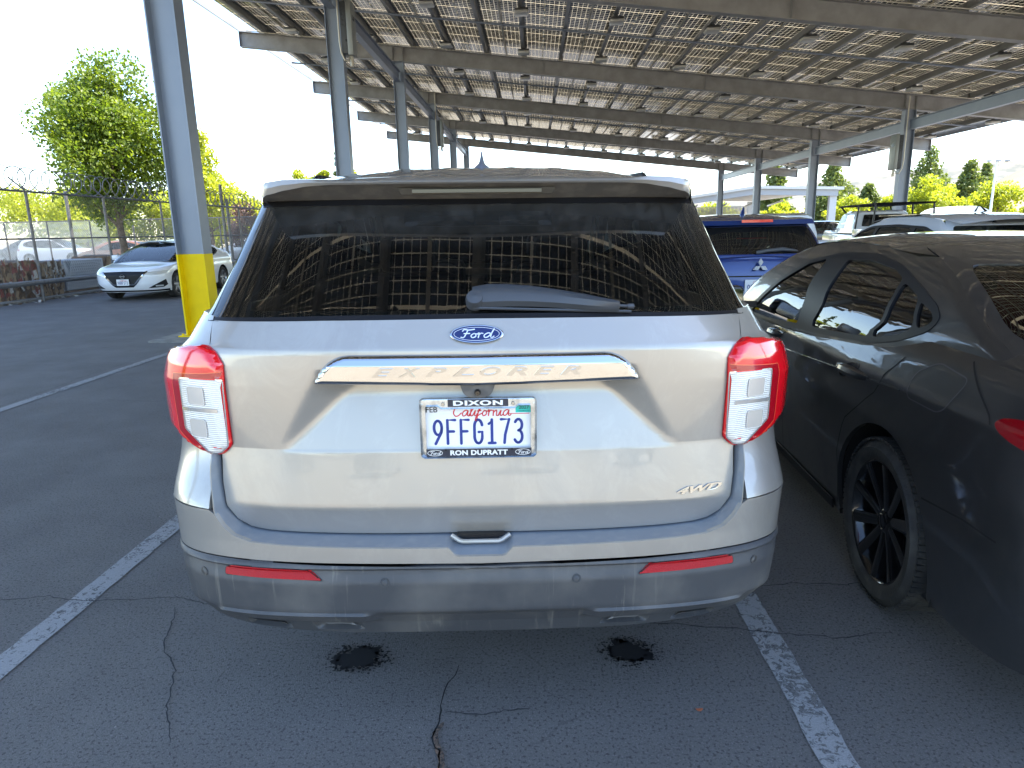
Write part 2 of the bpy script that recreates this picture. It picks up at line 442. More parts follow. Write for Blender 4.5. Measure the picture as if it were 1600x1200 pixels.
# ------------------------------------------------------------------ materials
def paint(name, col, metal=.6, rough=.32, smudge=None):
    m = mat(name, col, rough, metal, coat=1.0)
    N = m.node_tree.nodes; L = m.node_tree.links; b = N['Principled BSDF']
    tc = N.new('ShaderNodeTexCoord'); n = N.new('ShaderNodeTexNoise'); n.inputs['Scale'].default_value = 3.0; n.inputs['Detail'].default_value = 8; n.inputs['Roughness'].default_value = .7
    r = N.new('ShaderNodeMapRange'); r.inputs[1].default_value = .45; r.inputs[2].default_value = .8; r.inputs[3].default_value = rough; r.inputs[4].default_value = min(1, rough+.16)
    L.new(tc.outputs['Object'], n.inputs['Vector']); L.new(n.outputs['Fac'], r.inputs[0]); L.new(r.outputs[0], b.inputs['Roughness'])
    if smudge:
        mx = N.new('ShaderNodeMix'); mx.data_type = 'RGBA'; mx.inputs[6].default_value = (*col, 1); mx.inputs[7].default_value = (*smudge, 1)
        mp = N.new('ShaderNodeMapping'); mp.inputs['Scale'].default_value = (1, 1, .6); n4 = N.new('ShaderNodeTexNoise'); n4.inputs['Scale'].default_value = 5.5; n4.inputs['Detail'].default_value = 12; n4.inputs['Roughness'].default_value = .78; n4.inputs['Distortion'].default_value = .6
        r4 = N.new('ShaderNodeMapRange'); r4.inputs[1].default_value = .50; r4.inputs[2].default_value = .74; r4.inputs[4].default_value = .42
        L.new(tc.outputs['Object'], mp.inputs[0]); L.new(mp.outputs[0], n4.inputs['Vector']); L.new(n4.outputs['Fac'], r4.inputs[0]); L.new(r4.outputs[0], mx.inputs[0]); L.new(mx.outputs[2], b.inputs['Base Color'])
    # dust film: fine streaks in the clear coat
    n2 = N.new('ShaderNodeTexNoise'); n2.inputs['Scale'].default_value = 9; n2.inputs['Detail'].default_value = 10; n2.inputs['Roughness'].default_value = .75
    r2 = N.new('ShaderNodeMapRange'); r2.inputs[1].default_value = .5; r2.inputs[2].default_value = .78; r2.inputs[3].default_value = .02; r2.inputs[4].default_value = .22
    L.new(tc.outputs['Object'], n2.inputs['Vector']); L.new(n2.outputs['Fac'], r2.inputs[0]); L.new(r2.outputs[0], b.inputs['Coat Roughness'])
    return m
def glass(name, tint=(.1, .12, .12), refl=1.65, rough=.0, dirt=0.0, base=(0, 0, 0)):
    """tinted window glass: mirror reflection by angle over a tinted see-through"""
    if name in MATS: return MATS[name]
    m = bpy.data.materials.new(name); m.use_nodes = True; MATS[name] = m
    N = m.node_tree.nodes; L = m.node_tree.links; N.remove(N['Principled BSDF']); out = N['Material Output']
    fr = N.new('ShaderNodeFresnel'); fr.inputs[0].default_value = refl
    tr = N.new('ShaderNodeBsdfTransparent'); tr.inputs[0].default_value = (*tint, 1)
    gl = N.new('ShaderNodeBsdfGlossy'); gl.inputs['Roughness'].default_value = rough; gl.inputs[0].default_value = (1, 1, 1, 1)
    mx = N.new('ShaderNodeMixShader'); L.new(fr.outputs[0], mx.inputs[0]); L.new(tr.outputs[0], mx.inputs[1]); L.new(gl.outputs[0], mx.inputs[2])
    last = mx.outputs[0]
    if dirt:
        tc = N.new('ShaderNodeTexCoord'); n = N.new('ShaderNodeTexNoise'); n.inputs['Scale'].default_value = 14; n.inputs['Detail'].default_value = 12; n.inputs['Roughness'].default_value = .8
        mp = N.new('ShaderNodeMapping'); mp.inputs['Scale'].default_value = (1, 1, .25)
        r = N.new('ShaderNodeMapRange'); r.inputs[1].default_value = .45; r.inputs[2].default_value = .85; r.inputs[3].default_value = dirt*.25; r.inputs[4].default_value = dirt
        df = N.new('ShaderNodeBsdfDiffuse'); df.inputs[0].default_value = (.32, .30, .27, 1)
        m2 = N.new('ShaderNodeMixShader')
        L.new(tc.outputs['Object'], mp.inputs[0]); L.new(mp.outputs[0], n.inputs['Vector']); L.new(n.outputs['Fac'], r.inputs[0]); L.new(r.outputs[0], m2.inputs[0]); L.new(last, m2.inputs[1]); L.new(df.outputs[0], m2.inputs[2]); last = m2.outputs[0]
    L.new(last, out.inputs[0]); return m
M_SILVER = paint('silver_paint', (.385, .358, .318), .50, .33, (.53, .50, .45))
M_CHROME = mat('chrome', (.52, .53, .55), .05, 1.0)
M_BLACK = mat('black_trim', (.010, .010, .012), .45, 0, spec=.3)
M_GLOSSBLK = mat('gloss_black', (.006, .006, .007), .06, 0, coat=.6)
M_GAP = mat('gap_black', (.004, .004, .004), .8)
M_PLAST = mat('grey_plastic', (.056, .057, .060), .48, noise=(4.0, (.125, .118, .108), .48, .72), bump=(900, .12))
def streaks(m):
    N = m.node_tree.nodes; L = m.node_tree.links; b = N['Principled BSDF']; src = b.inputs['Base Color'].links[0].from_socket
    tc = N.new('ShaderNodeTexCoord'); mp = N.new('ShaderNodeMapping'); mp.inputs['Scale'].default_value = (42, 8, 2.6); n = N.new('ShaderNodeTexNoise'); n.inputs['Scale'].default_value = 1; n.inputs['Detail'].default_value = 9; n.inputs['Roughness'].default_value = .7; n.inputs['Distortion'].default_value = .5
    r = N.new('ShaderNodeMapRange'); r.inputs[1].default_value = .56; r.inputs[2].default_value = .72; r.inputs[3].default_value = 0; r.inputs[4].default_value = .75
    n2 = N.new('ShaderNodeTexNoise'); n2.inputs['Scale'].default_value = 2.3; r2 = N.new('ShaderNodeMapRange'); r2.inputs[1].default_value = .42; r2.inputs[2].default_value = .60; mu = N.new('ShaderNodeMath'); mu.operation = 'MULTIPLY'
    mx = N.new('ShaderNodeMix'); mx.data_type = 'RGBA'; mx.inputs[7].default_value = (.24, .22, .18, 1)
    L.new(tc.outputs['Object'], mp.inputs[0]); L.new(mp.outputs[0], n.inputs['Vector']); L.new(n.outputs['Fac'], r.inputs[0]); L.new(tc.outputs['Object'], n2.inputs['Vector']); L.new(n2.outputs['Fac'], r2.inputs[0]); L.new(r.outputs[0], mu.inputs[0]); L.new(r2.outputs[0], mu.inputs[1])
    L.new(mu.outputs[0], mx.inputs[0]); L.new(src, mx.inputs[6]); L.new(mx.outputs[2], b.inputs['Base Color'])
streaks(M_PLAST)
M_PLASTD = mat('dirty_plastic', (.095, .088, .080), .65, noise=(22, (.16, .145, .125), .44, .72), bump=(300, .2))
M_REDL = mat('red_lens', (.75, .004, .012), .12, 0, coat=1.0, spec=.6)
M_REDD = mat('deep_red_lens', (.38, .002, .01), .15, 0, coat=1.0)
M_REFL = mat('reflector_red', (.42, .001, .006), .35, 0, coat=.15, spec=.3, bump=(400, .5))
M_WHITEP = mat('plate_white', (.80, .80, .79), .35, coat=.2)
M_BLUEINK = mat('plate_blue', (.012, .035, .22), .4)
M_REDINK = mat('plate_red', (.65, .02, .03), .4)
M_TEAL = mat('sticker_teal', (.02, .55, .45), .4)
M_INKBLK = mat('ink_black', (.012, .014, .02), .45)
M_FRAME = mat('plate_frame_metal', (.52, .57, .62), .22, .85, noise=(30, (.25, .27, .29), .5, .75))
M_WHITE = mat('white_ink', (.82, .82, .80), .4)
M_TYRE = mat('tyre_rubber', (.018, .018, .018), .75, noise=(12, (.05, .048, .042), .45, .75), bump=(120, .3))
M_RIMB = mat('black_rim', (.008, .008, .009), .18, .3, coat=.8)
M_RIMS = mat('silver_rim', (.45, .46, .48), .28, .9)
M_WELL = mat('wheel_well', (.006, .006, .006), .95)
M_INT = mat('interior_dark', (.012, .012, .013), .85)
M_SEATR = mat('seat_red', (.16, .012, .012), .6)
M_SEATK = mat('seat_black', (.02, .02, .022), .6)
M_GTINT = glass('tinted_glass', (.12, .15, .145), 1.62, dirt=.075)
M_GREAR = glass('rear_glass', (.33, .40, .36), 1.62, dirt=.10)
_n = M_GREAR.node_tree; _sp = _n.nodes.new('ShaderNodeSeparateXYZ'); _tq = _n.nodes.new('ShaderNodeTexCoord'); _n.links.new(_tq.outputs['Object'], _sp.inputs[0])
_r = _n.nodes.new('ShaderNodeMapRange'); _r.inputs[1].default_value = 1.44; _r.inputs[2].default_value = 1.57; _r.inputs[3].default_value = .35; _r.inputs[4].default_value = 2.6; _n.links.new(_sp.outputs[2], _r.inputs[0])
_mx = [x for x in _n.nodes if x.type == 'MIX_SHADER' and x.inputs[0].links and x.inputs[0].links[0].from_node.type == 'MAP_RANGE'][0]
_mu = _n.nodes.new('ShaderNodeMath'); _mu.operation = 'MULTIPLY'; _n.links.new(_mx.inputs[0].links[0].from_socket, _mu.inputs[0]); _n.links.new(_r.outputs[0], _mu.inputs[1]); _n.links.new(_mu.outputs[0], _mx.inputs[0])
M_GPRIV = glass('privacy_glass', (.03, .035, .04), 1.65, dirt=.02)
M_GCLEAR = glass('clear_glass', (.55, .66, .63), 1.55)
def clear_lens():
    m = mat('clear_lens', (.8, .78, .74), .12, .15, coat=1.0)
    N = m.node_tree.nodes; L = m.node_tree.links; b = N['Principled BSDF']
    tc = N.new('ShaderNodeTexCoord'); wv = N.new('ShaderNodeTexWave'); wv.bands_direction = 'Z'; wv.inputs['Scale'].default_value = 55; wv.inputs['Distortion'].default_value = 0
    bp = N.new('ShaderNodeBump'); bp.inputs['Strength'].default_value = .4; bp.inputs['Distance'].default_value = .002
    mx = N.new('ShaderNodeMix'); mx.data_type = 'RGBA'; mx.inputs[6].default_value = (.60, .57, .52, 1); mx.inputs[7].default_value = (.86, .84, .79, 1)
    L.new(tc.outputs['Object'], wv.inputs['Vector']); L.new(wv.outputs['Fac'], bp.inputs['Height']); L.new(bp.outputs[0], b.inputs['Normal'])
    L.new(wv.outputs['Fac'], mx.inputs[0]); L.new(mx.outputs[2], b.inputs['Base Color']); return m
M_CLEARL = clear_lens()

# ------------------------------------------------------------------ shared car pieces
def wheel(parent, x, y, side, R=.335, W=.22, rim=.235, style='five', rimmat=None, tread=False, name='wheel', inset=0):
    """wheel part with tyre, rim and brake disc; side=-1 outer face towards -x; x is the outer face"""
    r = empty(name, (x, y, R)); r.parent = parent
    sg = side
    bm = bmesh.new()
    prof = [(0.012, rim*.97), (-.004, rim*1.02), (-.010, rim+(R-rim)*.30), (-.012, rim+(R-rim)*.55), (-.004, R-.035), (.010, R-.012), (.028, R-.002), (W*.5, R), (W-.028, R-.002), (W-.01, R-.012), (W, R-.04), (W-.02, rim)]
    mt = Matrix.Diagonal((-sg, 1, 1, 1))
    lathe(bm, prof, 72, 'x', mt)
    if tread:
        for k in range(84):
            a = 2*pi*k/84
            for x0, x1 in ((.000, .040), (.05, .10), (.115, .165), (.175, W)):
                q = Matrix.Rotation(a+(.02 if x0 > .1 else 0), 4, 'X') @ Matrix.Translation((0, 0, R-.004))
                box(bm, -sg*x0, -sg*x1, -.0085, .0085, -.006, .0045, mtx=q)
    obj('tyre', bm, M_TYRE, r)
    bm = bmesh.new(); rm = rimmat or M_RIMS
    lathe(bm, [(.012, rim*.985), (.004, rim), (.002, rim*.975), (.012, rim*.94), (.05, rim*.90), (.16, rim*.86)], 56, 'x', mt)
    n = {'five': 5, 'ten': 10, 'seven': 7}[style]
    for k in range(n):
        a = 2*pi*k/n
        for tw in ((-.16, .16) if style == 'five' else (0,)):
            q = Matrix.Rotation(a, 4, 'X')
            w0, w1 = (.020, .013) if style != 'ten' else (.019, .026)
            r0, r1 = rim*.16, rim*.955
            P = []
            for rr, ww, dx in ((r0, w0, .034), (rim*.5, (w0+w1)/2, .026), (r1, w1, .010)):
                cy = tw*rr*1.0*(1 if style == 'five' else 0)
                P.append([(-sg*(dx), cy-ww, rr), (-sg*(dx-.006), cy-ww*.4, rr), (-sg*(dx-.006), cy+ww*.4, rr), (-sg*(dx), cy+ww, rr), (-sg*(dx+.035), cy+ww, rr), (-sg*(dx+.035), cy-ww, rr)])
            P = [[q @ Vector(p) for p in row] for row in P]
            loft(bm, P, closed=True)
    lathe(bm, [(.024, .0001), (.022, .034), (.030, .05), (.05, rim*.27), (.09, rim*.27)], 28, 'x', mt)
    lathe(bm, [(.020, .026), (.018, .029), (.020, .032)], 24, 'x', mt)
    obj('rim', bm, rm, r)
    bm = bmesh.new(); lathe(bm, [(.085, .05), (.085, rim*.72), (.10, rim*.72), (.10, .05)], 40, 'x', mt)
    lathe(bm, [(.15, .001), (.15, rim*.93), (.17, rim*.93)], 32, 'x', mt, 1)
    obj('brake_disc', bm, [mat('disc_steel', (.10, .095, .09), .4, .7), M_WELL], r)
    return r
def cal_plate(parent, T, number, month=None, year=None, frame=None, mats=None, bluish=False):
    """T: matrix from plate space (x right, y up, z out) to the parent; 0.305 x 0.152"""
    mp = lambda x, y, o: T @ Vector((x, y, o))
    bm = bmesh.new(); prism(bm, round_poly([(-.1525, -.076), (.1525, -.076), (.1525, .076), (-.1525, .076)], .012), -.001, .0012, mp)
    pl = obj('license_plate', bm, M_WHITEP, parent, smooth=False)
    bm = bmesh.new(); n = len(number); pit = .0372; x0 = -pit*(n)/2
    for i, ch in enumerate(number):
        cx = x0+i*pit+.0045; hgt = .068; cy = -.047
        strokes(bm, [[(cx+px*.0265, cy+py*hgt) for px, py in st] for st in GL[ch]], .0078, mp, .0022)
    obj('plate_number', bm, M_BLUEINK, pl, smooth=False)
    bm = bmesh.new(); script_word(bm, 'California', .008, .047, .158, .030, .0030, mp, .0022)
    strokes(bm, [[(.085, .0372), (.14, .0372)]], .0018, mp, .0022)
    obj('state_name', bm, M_REDINK, pl, smooth=False)
    if month:
        bm = bmesh.new(); text(bm, month, -.128, .052, .031, .016, mp, .0024, bold=.01); obj('month_letters', bm, M_INKBLK, pl, smooth=False)
    if year:
        bm = bmesh.new(); prism(bm, [(.103, .040), (.146, .040), (.146, .064), (.103, .064)], .0012, .0018, mp); obj('year_sticker', bm, M_TEAL, pl, smooth=False)
        bm = bmesh.new(); text(bm, year, .126, .055, .028, .010, mp, .0024, bold=.012); text(bm, '1038775', .125, .0445, .032, .0035, mp, .0024); obj('year_letters', bm, M_INKBLK, pl, smooth=False)
    return pl, mp

# ------------------------------------------------------------------ ground
def asphalt(name, base, base2, crack=True, lights=(.35, 1.0)):
    m = bpy.data.materials.new(name); m.use_nodes = True; N = m.node_tree.nodes; L = m.node_tree.links; b = N['Principled BSDF']
    tc = N.new('ShaderNodeTexCoord')
    def noise(sc, det=6, rough=.6, vec=None):
        n = N.new('ShaderNodeTexNoise'); n.inputs['Scale'].default_value = sc; n.inputs['Detail'].default_value = det; n.inputs['Roughness'].default_value = rough
        L.new(vec or tc.outputs['Object'], n.inputs['Vector']); return n.outputs['Fac']
    def rng(s, a, b_, c, d):
        r = N.new('ShaderNodeMapRange'); r.inputs[1].default_value = a; r.inputs[2].default_value = b_; r.inputs[3].default_value = c; r.inputs[4].default_value = d; L.new(s, r.inputs[0]); return r.outputs[0]
    def mixc(f, a, b_, bt='MIX'):
        x = N.new('ShaderNodeMix'); x.data_type = 'RGBA'; x.blend_type = bt
        for i, v in ((6, a), (7, b_)):
            if isinstance(v, tuple): x.inputs[i].default_value = (*v, 1)
            else: L.new(v, x.inputs[i])
        L.new(f, x.inputs[0]) if not isinstance(f, float) else None
        if isinstance(f, float): x.inputs[0].default_value = f
        return x.outputs[2]
    c = mixc(rng(noise(.55, 8, .7), .35, .68, 0, 1), base, base2)
    c = mixc(rng(noise(3.2, 10, .75), .52, .78, 0, .55), c, tuple(min(1, x*1.45) for x in base))
    agg = noise(160, 3, .8); c = mixc(rng(agg, .54, .68, 0, .75), c, tuple(x*2.2 for x in base))
    c = mixc(rng(noise(95, 2, .6), .34, .46, .85, 0), c, tuple(x*.40 for x in base))
    # long scuffs and dried streaks
    mp = N.new('ShaderNodeMapping'); mp.inputs['Scale'].default_value = (2.2, .5, 1); mp.inputs['Rotation'].default_value = (0, 0, .5); L.new(tc.outputs['Object'], mp.inputs[0])
    c = mixc(rng(noise(5, 12, .85, mp.outputs[0]), .62, .74, 0, .35), c, tuple(x*2.0 for x in base))
    h = noise(230, 4, .7)
    if crack:
        v = N.new('ShaderNodeTexVoronoi'); v.feature = 'DISTANCE_TO_EDGE'; v.inputs['Scale'].default_value = .33
        wv = N.new('ShaderNodeVectorMath'); wv.operation = 'ADD'; sc = N.new('ShaderNodeVectorMath'); sc.operation = 'SCALE'; sc.inputs['Scale'].default_value = .55
        n3 = N.new('ShaderNodeTexNoise'); n3.inputs['Scale'].default_value = 2.4; n3.inputs['Detail'].default_value = 8; L.new(tc.outputs['Object'], n3.inputs['Vector'])
        L.new(n3.outputs['Color'], sc.inputs[0]); L.new(tc.outputs['Object'], wv.inputs[0]); L.new(sc.outputs[0], wv.inputs[1]); L.new(wv.outputs[0], v.inputs['Vector'])
        k = rng(v.outputs['Distance'], .0, .0022, 1, 0)
        gate_ = rng(noise(.9, 3), .50, .60, 0, .45)
        mm = N.new('ShaderNodeMath'); mm.operation = 'MULTIPLY'; L.new(k, mm.inputs[0]); L.new(gate_, mm.inputs[1]); c = mixc(mm.outputs[0], c, tuple(x*.3 for x in base))
    L.new(c, b.inputs['Base Color']); L.new(rng(noise(2.0, 5), .3, .7, .62, .88), b.inputs['Roughness'])
    bp = N.new('ShaderNodeBump'); bp.inputs['Strength'].default_value = .8; bp.inputs['Distance'].default_value = .008; L.new(h, bp.inputs['Height']); L.new(bp.outputs[0], b.inputs['Normal'])
    b.inputs['Specular IOR Level'].default_value = .35; return m
M_ASPH = asphalt('asphalt', (.122, .115, .112), (.156, .149, .144))
M_DIRT = asphalt('dry_ground', (.20, .17, .12), (.30, .26, .19), crack=False)
def sheet(name, pts, z, m, sub=1, **kw):
    bm = bmesh.new(); bm.faces.new([bm.verts.new((x, y, z)) for x, y in pts]); return obj(name, bm, m, smooth=False, kind='structure', norm=False)
sheet('ground', [(-1500, -600), (2500, -600), (2500, 2600), (-1500, 2600)], -.012, M_DIRT)
sheet('parking_lot', [(-12.6, -60), (70, -60), (70, 90), (-12.6, 90)], 0, M_ASPH)
sheet('bounce_ground', [(-12.6, -60), (70, -60), (70, -.1), (-12.6, -.1)], .004, asphalt('bounce_tan', (.29, .245, .18), (.35, .30, .225), crack=False))  # unseen tan sheet added behind the camera for warm bounce and beige reflections
sheet('side_lot', [(-70, 33), (-14.5, 33), (-14.5, 95), (-70, 95)], -.004, M_ASPH)
def worn_paint():
    m = bpy.data.materials.new('worn_line_paint'); m.use_nodes = True; N = m.node_tree.nodes; L = m.node_tree.links; b = N['Principled BSDF']; b.inputs['Roughness'].default_value = .75
    tc = N.new('ShaderNodeTexCoord'); tr = N.new('ShaderNodeBsdfTransparent'); mx = N.new('ShaderNodeMixShader')
    n = N.new('ShaderNodeTexNoise'); n.inputs['Scale'].default_value = 34; n.inputs['Detail'].default_value = 9; n.inputs['Roughness'].default_value = .72; n.inputs['Distortion'].default_value = 1.2
    n2 = N.new('ShaderNodeTexNoise'); n2.inputs['Scale'].default_value = 1.6; n2.inputs['Detail'].default_value = 3
    a = N.new('ShaderNodeMath'); a.operation = 'MULTIPLY_ADD'; a.inputs[1].default_value = .42
    r = N.new('ShaderNodeMapRange'); r.inputs[1].default_value = .60; r.inputs[2].default_value = .70; r.inputs[3].default_value = .93; r.inputs[4].default_value = .10
    L.new(tc.outputs['Object'], n.inputs['Vector']); L.new(tc.outputs['Object'], n2.inputs['Vector']); L.new(n2.outputs['Fac'], a.inputs[0]); 
    s = N.new('ShaderNodeMath'); s.operation = 'ADD'; s.inputs[1].default_value = -.14
    L.new(n.outputs['Fac'], s.inputs[0]); L.new(s.outputs[0], a.inputs[2]); L.new(a.outputs[0], r.inputs[0])
    n3 = N.new('ShaderNodeTexNoise'); n3.inputs['Scale'].default_value = 220; cr = N.new('ShaderNodeMapRange'); cr.inputs[3].default_value = .17; cr.inputs[4].default_value = .42
    L.new(tc.outputs['Object'], n3.inputs['Vector']); L.new(n3.outputs['Fac'], cr.inputs[0]); L.new(cr.outputs[0], b.inputs['Base Color'])
    L.new(r.outputs[0], mx.inputs[0]); L.new(tr.outputs[0], mx.inputs[1]); L.new(b.outputs[0], mx.inputs[2]); L.new(mx.outputs[0], N['Material Output'].inputs[0]); return m
M_LINE = worn_paint()
def pline(x0, x1, y0, y1, nm='parking_line'):
    random.seed(int(x0*100)+7); n = int((y1-y0)/.06); A = []; B = []
    for i in range(n+1):
        y = y0+(y1-y0)*i/n; A.append((x0+random.uniform(-.004, .004), y, .004)); B.append((x1+random.uniform(-.004, .004), y, .004))
    bm = bmesh.new(); strip(bm, A, B); obj(nm, bm, M_LINE, smooth=False, kind='structure')
pline(-1.99, -1.88, .2, 6.9); pline(.79, .895, .2, 6.9); pline(-4.92, -4.81, 3.0, 9.6); pline(3.62, 3.73, .2, 6.9); pline(6.5, 6.61, .2, 6.9)
for x in (-2.0, .8, 3.6, 6.5, 9.3, 12.1): pline(x, x+.105, 7.3, 13.5)
# cracks, wet spots, concrete footing
def crackline(pts, w_, m, nm):
    random.seed(len(pts)*13+int(pts[0][0]*10)); P = []
    for (ax, ay), (bx, by) in zip(pts, pts[1:]):
        n = max(2, int(sqrt((bx-ax)**2+(by-ay)**2)/.018))
        for i in range(n): P.append((ax+(bx-ax)*i/n, ay+(by-ay)*i/n))
    P.append(pts[-1]); jx = jy = 0; A = []; B = []
    for i, (x, y) in enumerate(P):
        jx = jx*.8+random.gauss(0, .0045); jy = jy*.8+random.gauss(0, .0045); w2 = w_*random.uniform(.25, 1.2)*min(1, 6*i/len(P), 6*(1-i/len(P)))/2+.0008
        dx, dy = pts[-1][0]-pts[0][0], pts[-1][1]-pts[0][1]; l = sqrt(dx*dx+dy*dy); nx, ny = -dy/l, dx/l
        A.append((x+jx+nx*w2, y+jy+ny*w2, .006)); B.append((x+jx-nx*w2, y+jy-ny*w2, .006))
    bm = bmesh.new(); strip(bm, A, B); obj(nm, bm, m, smooth=False, kind='structure')
M_CRK = mat('crack_dark', (.012, .012, .013), .95); M_RUST = mat('crack_debris', (.17, .11, .075), .95, noise=(90, (.03, .028, .026), .4, .6))
crackline([(-.27, 1.50), (-.30, 1.66), (-.32, 1.72), (-.31, 1.80)], .018, M_RUST, 'crack_debris')
crackline([(-.26, 1.45), (-.30, 1.66), (-.32, 1.72), (-.31, 1.88), (-.30, 2.05)], .004, M_CRK, 'crack')
for p_ in ([(-2.6, 2.46), (-2.29, 2.5), (-2.14, 2.53), (-1.87, 2.5), (-1.68, 2.51), (-1.53, 2.54), (-1.39, 2.47), (-1.2, 2.5)], [(-1.5, 2.45), (-1.41, 2.19), (-1.29, 2.04), (-1.21, 1.85), (-1.12, 1.70)], [(.9, 2.59), (1.08, 2.63), (1.29, 2.61), (1.5, 2.7)],
           [(-4.7, 5.3), (-4.98, 5.88), (-4.99, 6.38), (-5.04, 7.2), (-5.06, 9)], [(-2.6, 6.1), (-3.19, 6.05), (-3.58, 5.97), (-4.2, 6.08)], [(-.30, 1.83), (-.17, 1.83), (-.05, 1.845)], [(.3, 2.35), (.78, 2.29), (1.07, 2.23), (1.3, 2.28)]):
    crackline(p_, .0038, mat('crack_faint', (.035, .036, .04), .95), 'crack')
M_WET = mat('wet_asphalt', (.018, .018, .019), .5)
for cx, cy, rr in ((-.655, 2.115, .062), (.322, 2.155, .058)):
    random.seed(int(cx*100)); bm = bmesh.new(); n = 150
    R1 = [rr*(1+.17*math.sin(2*t+cx*9)+.13*math.sin(3*t+cx*5+1)+.10*math.sin(5*t+cx*31)+.08*math.sin(9*t+1)+.06*math.sin(17*t)+random.uniform(-.05, .08)) for t in [2*pi*i/n for i in range(n)]]
    bm.faces.new([bm.verts.new((cx+R1[i]*cos(2*pi*i/n)*1.15, cy+R1[i]*sin(2*pi*i/n)*1.05, .005)) for i in range(n)])
    for k in range(330):
        a = random.uniform(0, 2*pi); d = rr*(.85+abs(random.gauss(0, .42))); q = random.uniform(.0012, .006)*(1.6-min(1.2, d/rr*.5)); x, y = cx+d*cos(a)*1.2, cy+d*sin(a)
        bm.faces.new([bm.verts.new((x+q*cos(t*pi/3)*random.uniform(.7, 1.3), y+q*sin(t*pi/3), .0055)) for t in range(6)])
    obj('wet_spot', bm, M_WET, smooth=False, kind='structure')
bm = bmesh.new(); P = round_poly([(-5.75, 9.55), (-4.70, 9.50), (-4.62, 10.95), (-5.70, 10.9)], .2, 5); prism(bm, P, -.02, .012, lambda x, y, d: Vector((x, y, d)))
obj('concrete_footing', bm, mat('footing_concrete', (.26, .25, .23), .85, noise=(6, (.12, .12, .12), .4, .7)), kind='structure')
# small litter
bm = bmesh.new()
for x, y in ((.50, 1.85),): 
    c = [(x+.012*cos(t), y+.006*sin(t), .008+.003*cos(2*t)) for t in [2*pi*k/10 for k in range(10)]]; bm.faces.new([bm.verts.new(p) for p in c])
tag(obj('dry_leaf', bm, mat('dry_leaf', (.42, .12, .05), .6), smooth=False), 'small orange-brown dry leaf on the asphalt below the silver SUV', 'leaf')
random.seed(5); bm = bmesh.new()
for k in range(140):
    x, y = random.uniform(-3.5, 2.6), random.uniform(1.5, 6.5); q = random.uniform(.0015, .0045)
    bm.faces.new([bm.verts.new((x+q*cos(t*pi/2.5)*random.uniform(.6, 1.4), y+q*sin(t*pi/2.5)*random.uniform(.6, 1.4), .007)) for t in range(5)])
obj('grit', bm, mat('grit', (.32, .30, .27), .8), smooth=False, kind='stuff')

# ------------------------------------------------------------------ solar canopy
CX0, CY0, CS, CB, CZ, CM_ = -5.157, 10.218, 19.651, 8.874, 7.956, -.115
zb = lambda x: CZ+CM_*(x-CX0)
TILT = math.atan(-CM_)
SC = empty('solar_canopy', (CX0, CY0, 0), 0, 'long grey steel solar carport roofing the whole car park on tall columns', 'carport')
def W2(o): o.location = Vector(o.location)-Vector((CX0, CY0, 0)); return o
M_STEEL = mat('galvanised_grey', (.215, .245, .30), .42, .35, noise=(1.5, (.245, .275, .325), .3, .7))
M_STEELB = mat('beam_grey', (.23, .22, .21), .5, .1, noise=(2.2, (.31, .30, .29), .35, .65))
M_YEL = mat('safety_yellow', (.92, .66, .003), .5, spec=.2, noise=(5, (.84, .60, .005), .45, .75))
M_RAIL = mat('rail_aluminium', (.55, .50, .40), .4, .3)
M_PURL = mat('purlin_grey', (.26, .255, .245), .45, .2, noise=(1.2, (.20, .20, .195), .3, .7))
def hcol(bm, x, y, z0, z1, d=.42, w_=.28, t=.020, tw=.012, g=0):
    box(bm, x-d/2-g, x-d/2+t+g, y-w_/2-g, y+w_/2+g, z0, z1); box(bm, x+d/2-t-g, x+d/2+g, y-w_/2-g, y+w_/2+g, z0, z1); box(bm, x-d/2+t+g, x+d/2-t-g, y-tw/2-g, y+tw/2+g, z0, z1)
XL, XR_ = CX0, CX0+CS; ya, yb_ = -.05, CY0+5*CB+1.4; xa, xb = XL-6.09, XR_+5.79
col_src = None
